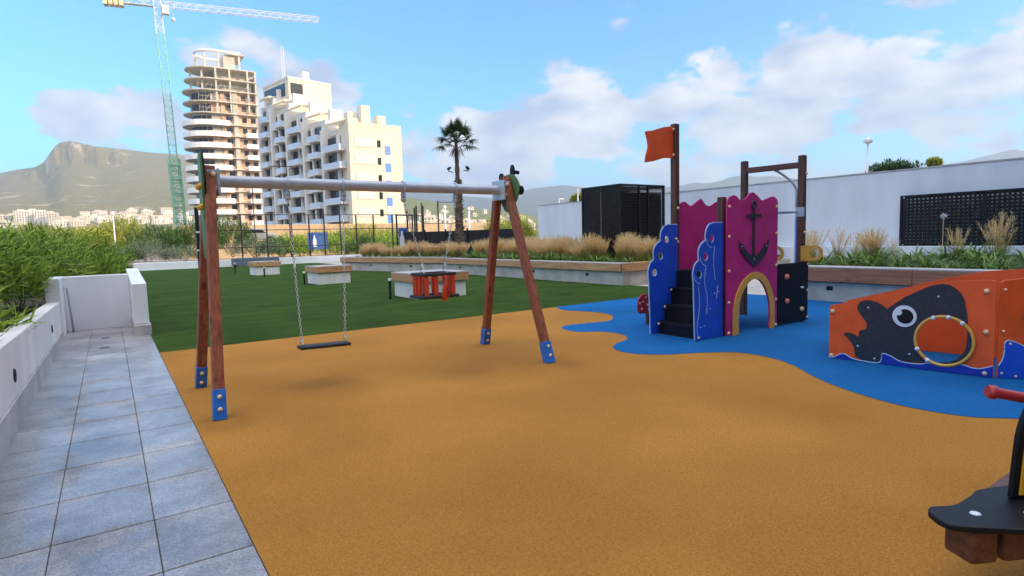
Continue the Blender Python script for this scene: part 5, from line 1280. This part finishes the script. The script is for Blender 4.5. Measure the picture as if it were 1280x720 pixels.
# palm
pb = at(575.5, 300, 31.5)
t = thing('palm_tree', 'tall fan palm with shaggy trunk standing behind the crossbeam', 'palm tree', (pb.x, pb.y, 0))
zt_ = at(570, 177, 31.5).z
r = random.Random(5)
pts = []; rs = []
lean = at(570, 177, 31.5) - Vector((pb.x, pb.y, zt_))
for k in range(40):
    f = k / 39; z = zt_ * f
    rad = .30 - .12 * f if f < .55 else .235 - .10 * (f - .55) / .45 * 1.0 - (.06 if f > .66 else 0)
    rad = (.27 * (1 - f) + .10 * f) + (.05 if .56 < f < .68 else 0) - (.02 if f > .70 else 0) + r.uniform(-.015, .015)
    pts.append((lean.x * f, lean.y * f, z)); rs.append(rad)
MB().tube(pts, rs, 16).build('trunk', M['bark'], t, smooth=True, fix=False)
b = MB()
for k in range(210):                                            # old leaf bases on the trunk
    f = r.random() ** .9 * .68; a = r.random() * 6.28; z = zt_ * f; rad = .27 * (1 - f) + .11 * f + .01
    p = Vector((lean.x * f + rad * math.cos(a), lean.y * f + rad * math.sin(a), z)); o_ = Vector((math.cos(a), math.sin(a), 0))
    b.bar(p - o_ * .14, p + o_ * r.uniform(.04, .10) + Vector((0, 0, r.uniform(.08, .22))), r.uniform(.05, .1), .02, up=o_)
b.build('leaf_bases', M['bark'], t, fix=False)
V = []; Fc = []; V2 = []; F2 = []; pet = MB()
crown = Vector((lean.x, lean.y, zt_))
for k in range(24):
    a = k * 2.399; el = math.radians(80 - 92 * (k / 23)) ; d = Vector((math.cos(a) * math.cos(el), math.sin(a) * math.cos(el), math.sin(el)))
    ln = r.uniform(.65, .95); p1 = crown + d * ln + Vector((0, 0, -.10 * (k / 23)))
    pet.tube([crown, crown + d * ln * .55 + Vector((0, 0, .03)), p1], [.022, .016, .012], 5)
    n = Vector((0, 0, 1)) - d * d.z; n = n.normalized() if n.length > .05 else Vector((1, 0, 0)); s = d.cross(n).normalized()
    for q in range(25):
        th = math.radians(-112 + 224 * q / 24); dd = (d * math.cos(th) + s * math.sin(th) + n * (.22 * math.cos(th * 1.2)) + rv(r) * .05).normalized()
        leaf_strip(V, Fc, p1, dd, r.uniform(.55, .75) * (1 - .25 * abs(th) / 2), .075, n, .22 + .3 * (k / 23), 3)
for k in range(26):                                             # a few dry hanging fronds
    a = r.random() * 6.28; el = math.radians(r.uniform(-80, -45)); d = Vector((math.cos(a) * math.cos(el), math.sin(a) * math.cos(el), math.sin(el)))
    for q in range(4): leaf_strip(V2, F2, crown + Vector((0, 0, -.1)) + d * .3, (d + rv(r) * .35).normalized(), r.uniform(.3, .55), .04, Vector((1, 0, 0)), .4, 2)
for nm, vv, ff, m in (('fronds', V, Fc, M['palmleaf']), ('dry_fronds', V2, F2, M['deadpalm'])):
    b = MB(); b.v = [tuple(v) for v in vv]; b.f = ff; b.mi = [0] * len(ff); b.build(nm, m, t, fix=False)
pet.build('leaf_stalks', M['palmleaf'], t, fix=False)
pz = at(573, 214, 31.5)
for dx, lab in ((-.50, 'small dark floodlight on the left of the palm trunk'), (.50, 'small dark floodlight on the right of the palm trunk')):
    tt = thing('floodlight', lab, 'floodlight', (pz.x + dx * .82, pz.y - dx * .57, pz.z), .6, 'floodlights on the palm')
    MB().bar((-dx * .95, 0, 0), (dx * .2, 0, 0), .04).build('arm', M['black_metal'], tt)
    MB().box(-.13, .13, -.08, .08, -.04, .04, Matrix.Translation((0, 0, .16)) @ Matrix.Rotation(.5 if dx > 0 else -.5, 4, 'Y')).build('lamp_body', M['black_metal'], tt, bev=.015)
    MB().tube([(0, 0, .01), (0, 0, .12)], .02, 6).build('bracket', M['black_metal'], tt)

# ornamental grasses and strap-leaved clumps
def grass_meshes(seed, h, spread, nb, npl):
    r = random.Random(seed); V = []; Fc = []; V2 = []; F2 = []
    for k in range(nb):
        a = r.random() * 6.28; q = r.random() ** .7
        p = Vector((math.cos(a) * q * .12, math.sin(a) * q * .12, 0)); d = Vector((math.cos(a) * q * spread, math.sin(a) * q * spread, 1)).normalized()
        leaf_strip(V, Fc, p, d, h * r.uniform(.45, .8), .012, Vector((math.cos(a), math.sin(a), 0.1)), r.uniform(.15, .55), 4)
    for k in range(npl):
        a = r.random() * 6.28; q = r.random() ** .6
        d = Vector((math.cos(a) * q * spread * 1.1 + .08, math.sin(a) * q * spread * 1.1, 1)).normalized(); ln = h * r.uniform(.6, .95)
        leaf_strip(V2, F2, Vector((0, 0, 0)), d, ln, .006, Vector((math.cos(a), math.sin(a), .1)), .12, 3)
        for j in range(16):                                     # feathery head
            f = .62 + .38 * j / 15; c = d * (ln * f) + Vector((0, 0, -.12 * ln * f * f))
            leaf_strip(V2, F2, c, (d * 1.2 + rv(r) * .55).normalized(), r.uniform(.07, .13), .010, rv(r), .3, 2)
    return V, Fc, V2, F2
def fromlists(nm, V, Fc, m, par):
    b = MB(); b.v = [tuple(v) for v in V]; b.f = Fc; b.mi = [0] * len(Fc); return b.build(nm, m, par, fix=False)
def grass(label, loc, seed, h, spread, nb=300, npl=190, group=None):
    t = thing('fountain_grass_tuft', label, 'ornamental grass', loc, 0, group)
    V, Fc, V2, F2 = grass_meshes(seed, h, spread, nb, npl)
    CH[t.name] = [fromlists('blades', V, Fc, M['blade'], t), fromlists('plumes', V2, F2, M['straw'], t)]
    return t
def agap(label, loc, seed, s=1.0, group=None):
    t = thing('lily_clump', label, 'plant', loc, 0, group); r = random.Random(seed); V = []; Fc = []
    for k in range(64):
        a = r.random() * 6.28; d = Vector((math.cos(a), math.sin(a), r.uniform(.5, 1.8))).normalized()
        leaf_strip(V, Fc, Vector((math.cos(a) * .04, math.sin(a) * .04, 0)), d, s * r.uniform(.42, .70), .038, Vector((0, 0, 1)), r.uniform(.3, .75), 4)
    CH[t.name] = [fromlists('leaves', V, Fc, M['agap'], t)]
    return t
r = random.Random(21)
GG = 'fountain grasses in the long planter'; GA = 'strap-leaved clumps along the long planter'; GB = 'fountain grasses in the angled far planter'; GC = 'strap-leaved clumps in the right planter'
g0 = grass('straw-plumed fountain grass tuft in the long planter behind the swing', (14.6, 13.6, .6), 1, 1.05, .42, group=GG)
g1 = grass('straw-plumed fountain grass tuft in the long planter behind the swing', (14.9, 14.5, .6), 2, 1.15, .40, group=GG)
a0 = agap('green strap-leaved lily clump at the front of the long planter', (13.95, 13.5, .62), 3, group=GA)
a1 = agap('green strap-leaved lily clump at the front of the long planter', (13.95, 14.3, .62), 4, group=GA)
def put(src, loc, rz, s, label=None, group=None):
    c = copy_tree(src); c.location = loc; c.rotation_euler = (0, 0, rz); c.scale = (s, s, s * r.uniform(.9, 1.1))
    if label: c['label'] = label
    if group: c['group'] = group
    return c
y = 15.0
while y < 24.2:
    put(r.choice((a0, a1)), (13.9 + r.uniform(-.12, .2), y, .62), r.random() * 6.28, r.uniform(1.0, 1.5)); y += r.uniform(.5, .75)
y = 15.3
while y < 24.4:
    put(r.choice((a0, a1)), (14.35 + r.uniform(-.15, .2), y, .62), r.random() * 6.28, r.uniform(.8, 1.2))
    for xx in (14.6, 15.2, 15.9, 16.8):
        if xx > 16 and 15 < y < 19: continue
        put(r.choice((g0, g1)), (xx + r.uniform(-.25, .25), y + r.uniform(-.3, .3), .6), r.random() * 6.28, r.uniform(.78, 1.12))
    y += r.uniform(.7, .95)
for (gxx, gyy, s) in ((15.3, 13.9, .9), (16.2, 13.4, 1.0), (17.3, 13.7, 1.05), (18.4, 13.5, 1.1), (15.6, 15.1, 1.05), (16.8, 14.8, .8), (19.4, 14.1, 1.0)):
    put(r.choice((g0, g1)), (gxx, gyy, .6), r.random() * 6.28, s)
for k in range(8): put(r.choice((a0, a1)), (14.6 + k * .6, 13.35 + r.uniform(-.1, .15), .62), r.random() * 6.28, r.uniform(.8, 1.1))
ca, sa = math.cos(math.radians(16.5)), math.sin(math.radians(16.5))
for k in range(14):
    l = .4 + k * .58
    for dx in (.9, 1.7):
        X_, Y_ = 13.1 + dx * ca - l * sa, 24.55 + dx * sa + l * ca
        put(r.choice((g0, g1)) if dx > 1 or k % 3 == 0 else r.choice((a0, a1)), (X_, Y_, .63), r.random() * 6.28, r.uniform(.7, .95), None, None) if dx < 1 and k % 3 else put(r.choice((g0, g1)), (X_, Y_, .63), r.random() * 6.28, r.uniform(.75, 1.0), 'straw-plumed fountain grass tuft in the far angled planter', GB)
# right planter
for k in range(40):
    put(r.choice((a0, a1)), (15.4 + r.uniform(-.7, 1.4), 7.9 - k * .21, .66), r.random() * 6.28, r.uniform(1.1, 1.75), 'green strap-leaved lily clump in the right planter', 'strap-leaved clumps in the right planter')
for y in (7.3, 6.75, 6.2, 5.5, 5.05, 4.7, 4.1, 3.75, 3.3, 2.9, 2.4, 1.9, 1.4, .9):
    put(r.choice((a0, a1)), (13.85 + r.uniform(-.1, .25), y, .68), r.random() * 6.28, r.uniform(.75, 1.1), 'green strap-leaved lily clump in the right planter', GC)
    put(r.choice((a0, a1)), (14.6 + r.uniform(-.2, .3), y + r.uniform(-.3, .3), .68), r.random() * 6.28, r.uniform(.8, 1.2), 'green strap-leaved lily clump in the right planter', GC)
GR = 'fountain grasses in the right planter'
g2 = grass('low fountain grass tuft nearest the play tower post', (13.9, 7.55, .66), 7, 1.1, .34, 120, 42, GR)
g3 = grass('fountain grass tuft behind the sliding pole', (15.2, 8.1, .66), 8, 1.15, .30, 110, 36, GR)
for (px, D, s, lab) in ((1048, 15.4, 1.1, 'tall fountain grass tuft left of the round brown tuft'), (1092, 14.2, .95, 'rounded brown fountain grass tuft left of the lattice screen'), (1070, 16.0, .8, 'fountain grass tuft between the tall and the round brown tufts'), (1118, 16.2, .75, 'low fountain grass tuft just left of the lattice corner'), (1196, 13.6, .9, 'thin plumed fountain grass tuft before the lattice middle'), (1248, 13.2, 1.2, 'largest plumed fountain grass tuft before the lattice right end'), (1010, 16.5, .9, 'fountain grass tuft seen through the tower frame'), (962, 16.0, .9, 'fountain grass tuft seen behind the tower guard rail')):
    x, y = at0(px, D); put(g1 if px == 1092 else r.choice((g2, g3)), (x, y, .66), r.random() * 6.28, s, lab, GR)
p = at(1178, 305, 15.2)
t = thing('agapanthus_flower', 'dried white umbel on a tall thin stem before the lattice', 'flower', (p.x, p.y, .66))
hz_ = at(1178, 270, 15.2).z - .66
MB().tube([(0, 0, 0), (.01, 0, hz_)], .008, 6).build('stalk', M['cap'], t)
V = []; Fc = []
for k in range(60): leaf_strip(V, Fc, Vector((0, 0, hz_)), (rv(r) + Vector((0, 0, .3))).normalized(), r.uniform(.08, .13), .02, rv(r), .1)
fromlists('umbel', V, Fc, M['white_pl'], t)
for k in range(16): put(r.choice((g0, g1)), (20 + r.uniform(-1.5, 2), 13.5 + r.uniform(-.6, 12), .5), r.random() * 6.28, r.uniform(.7, 1.0))

hb_ = MB(); hb_.box(-8000, 8000, -8000, 8000, -1.3, 620)
o = hb_.build('haze', hz); o['kind'] = 'stuff'
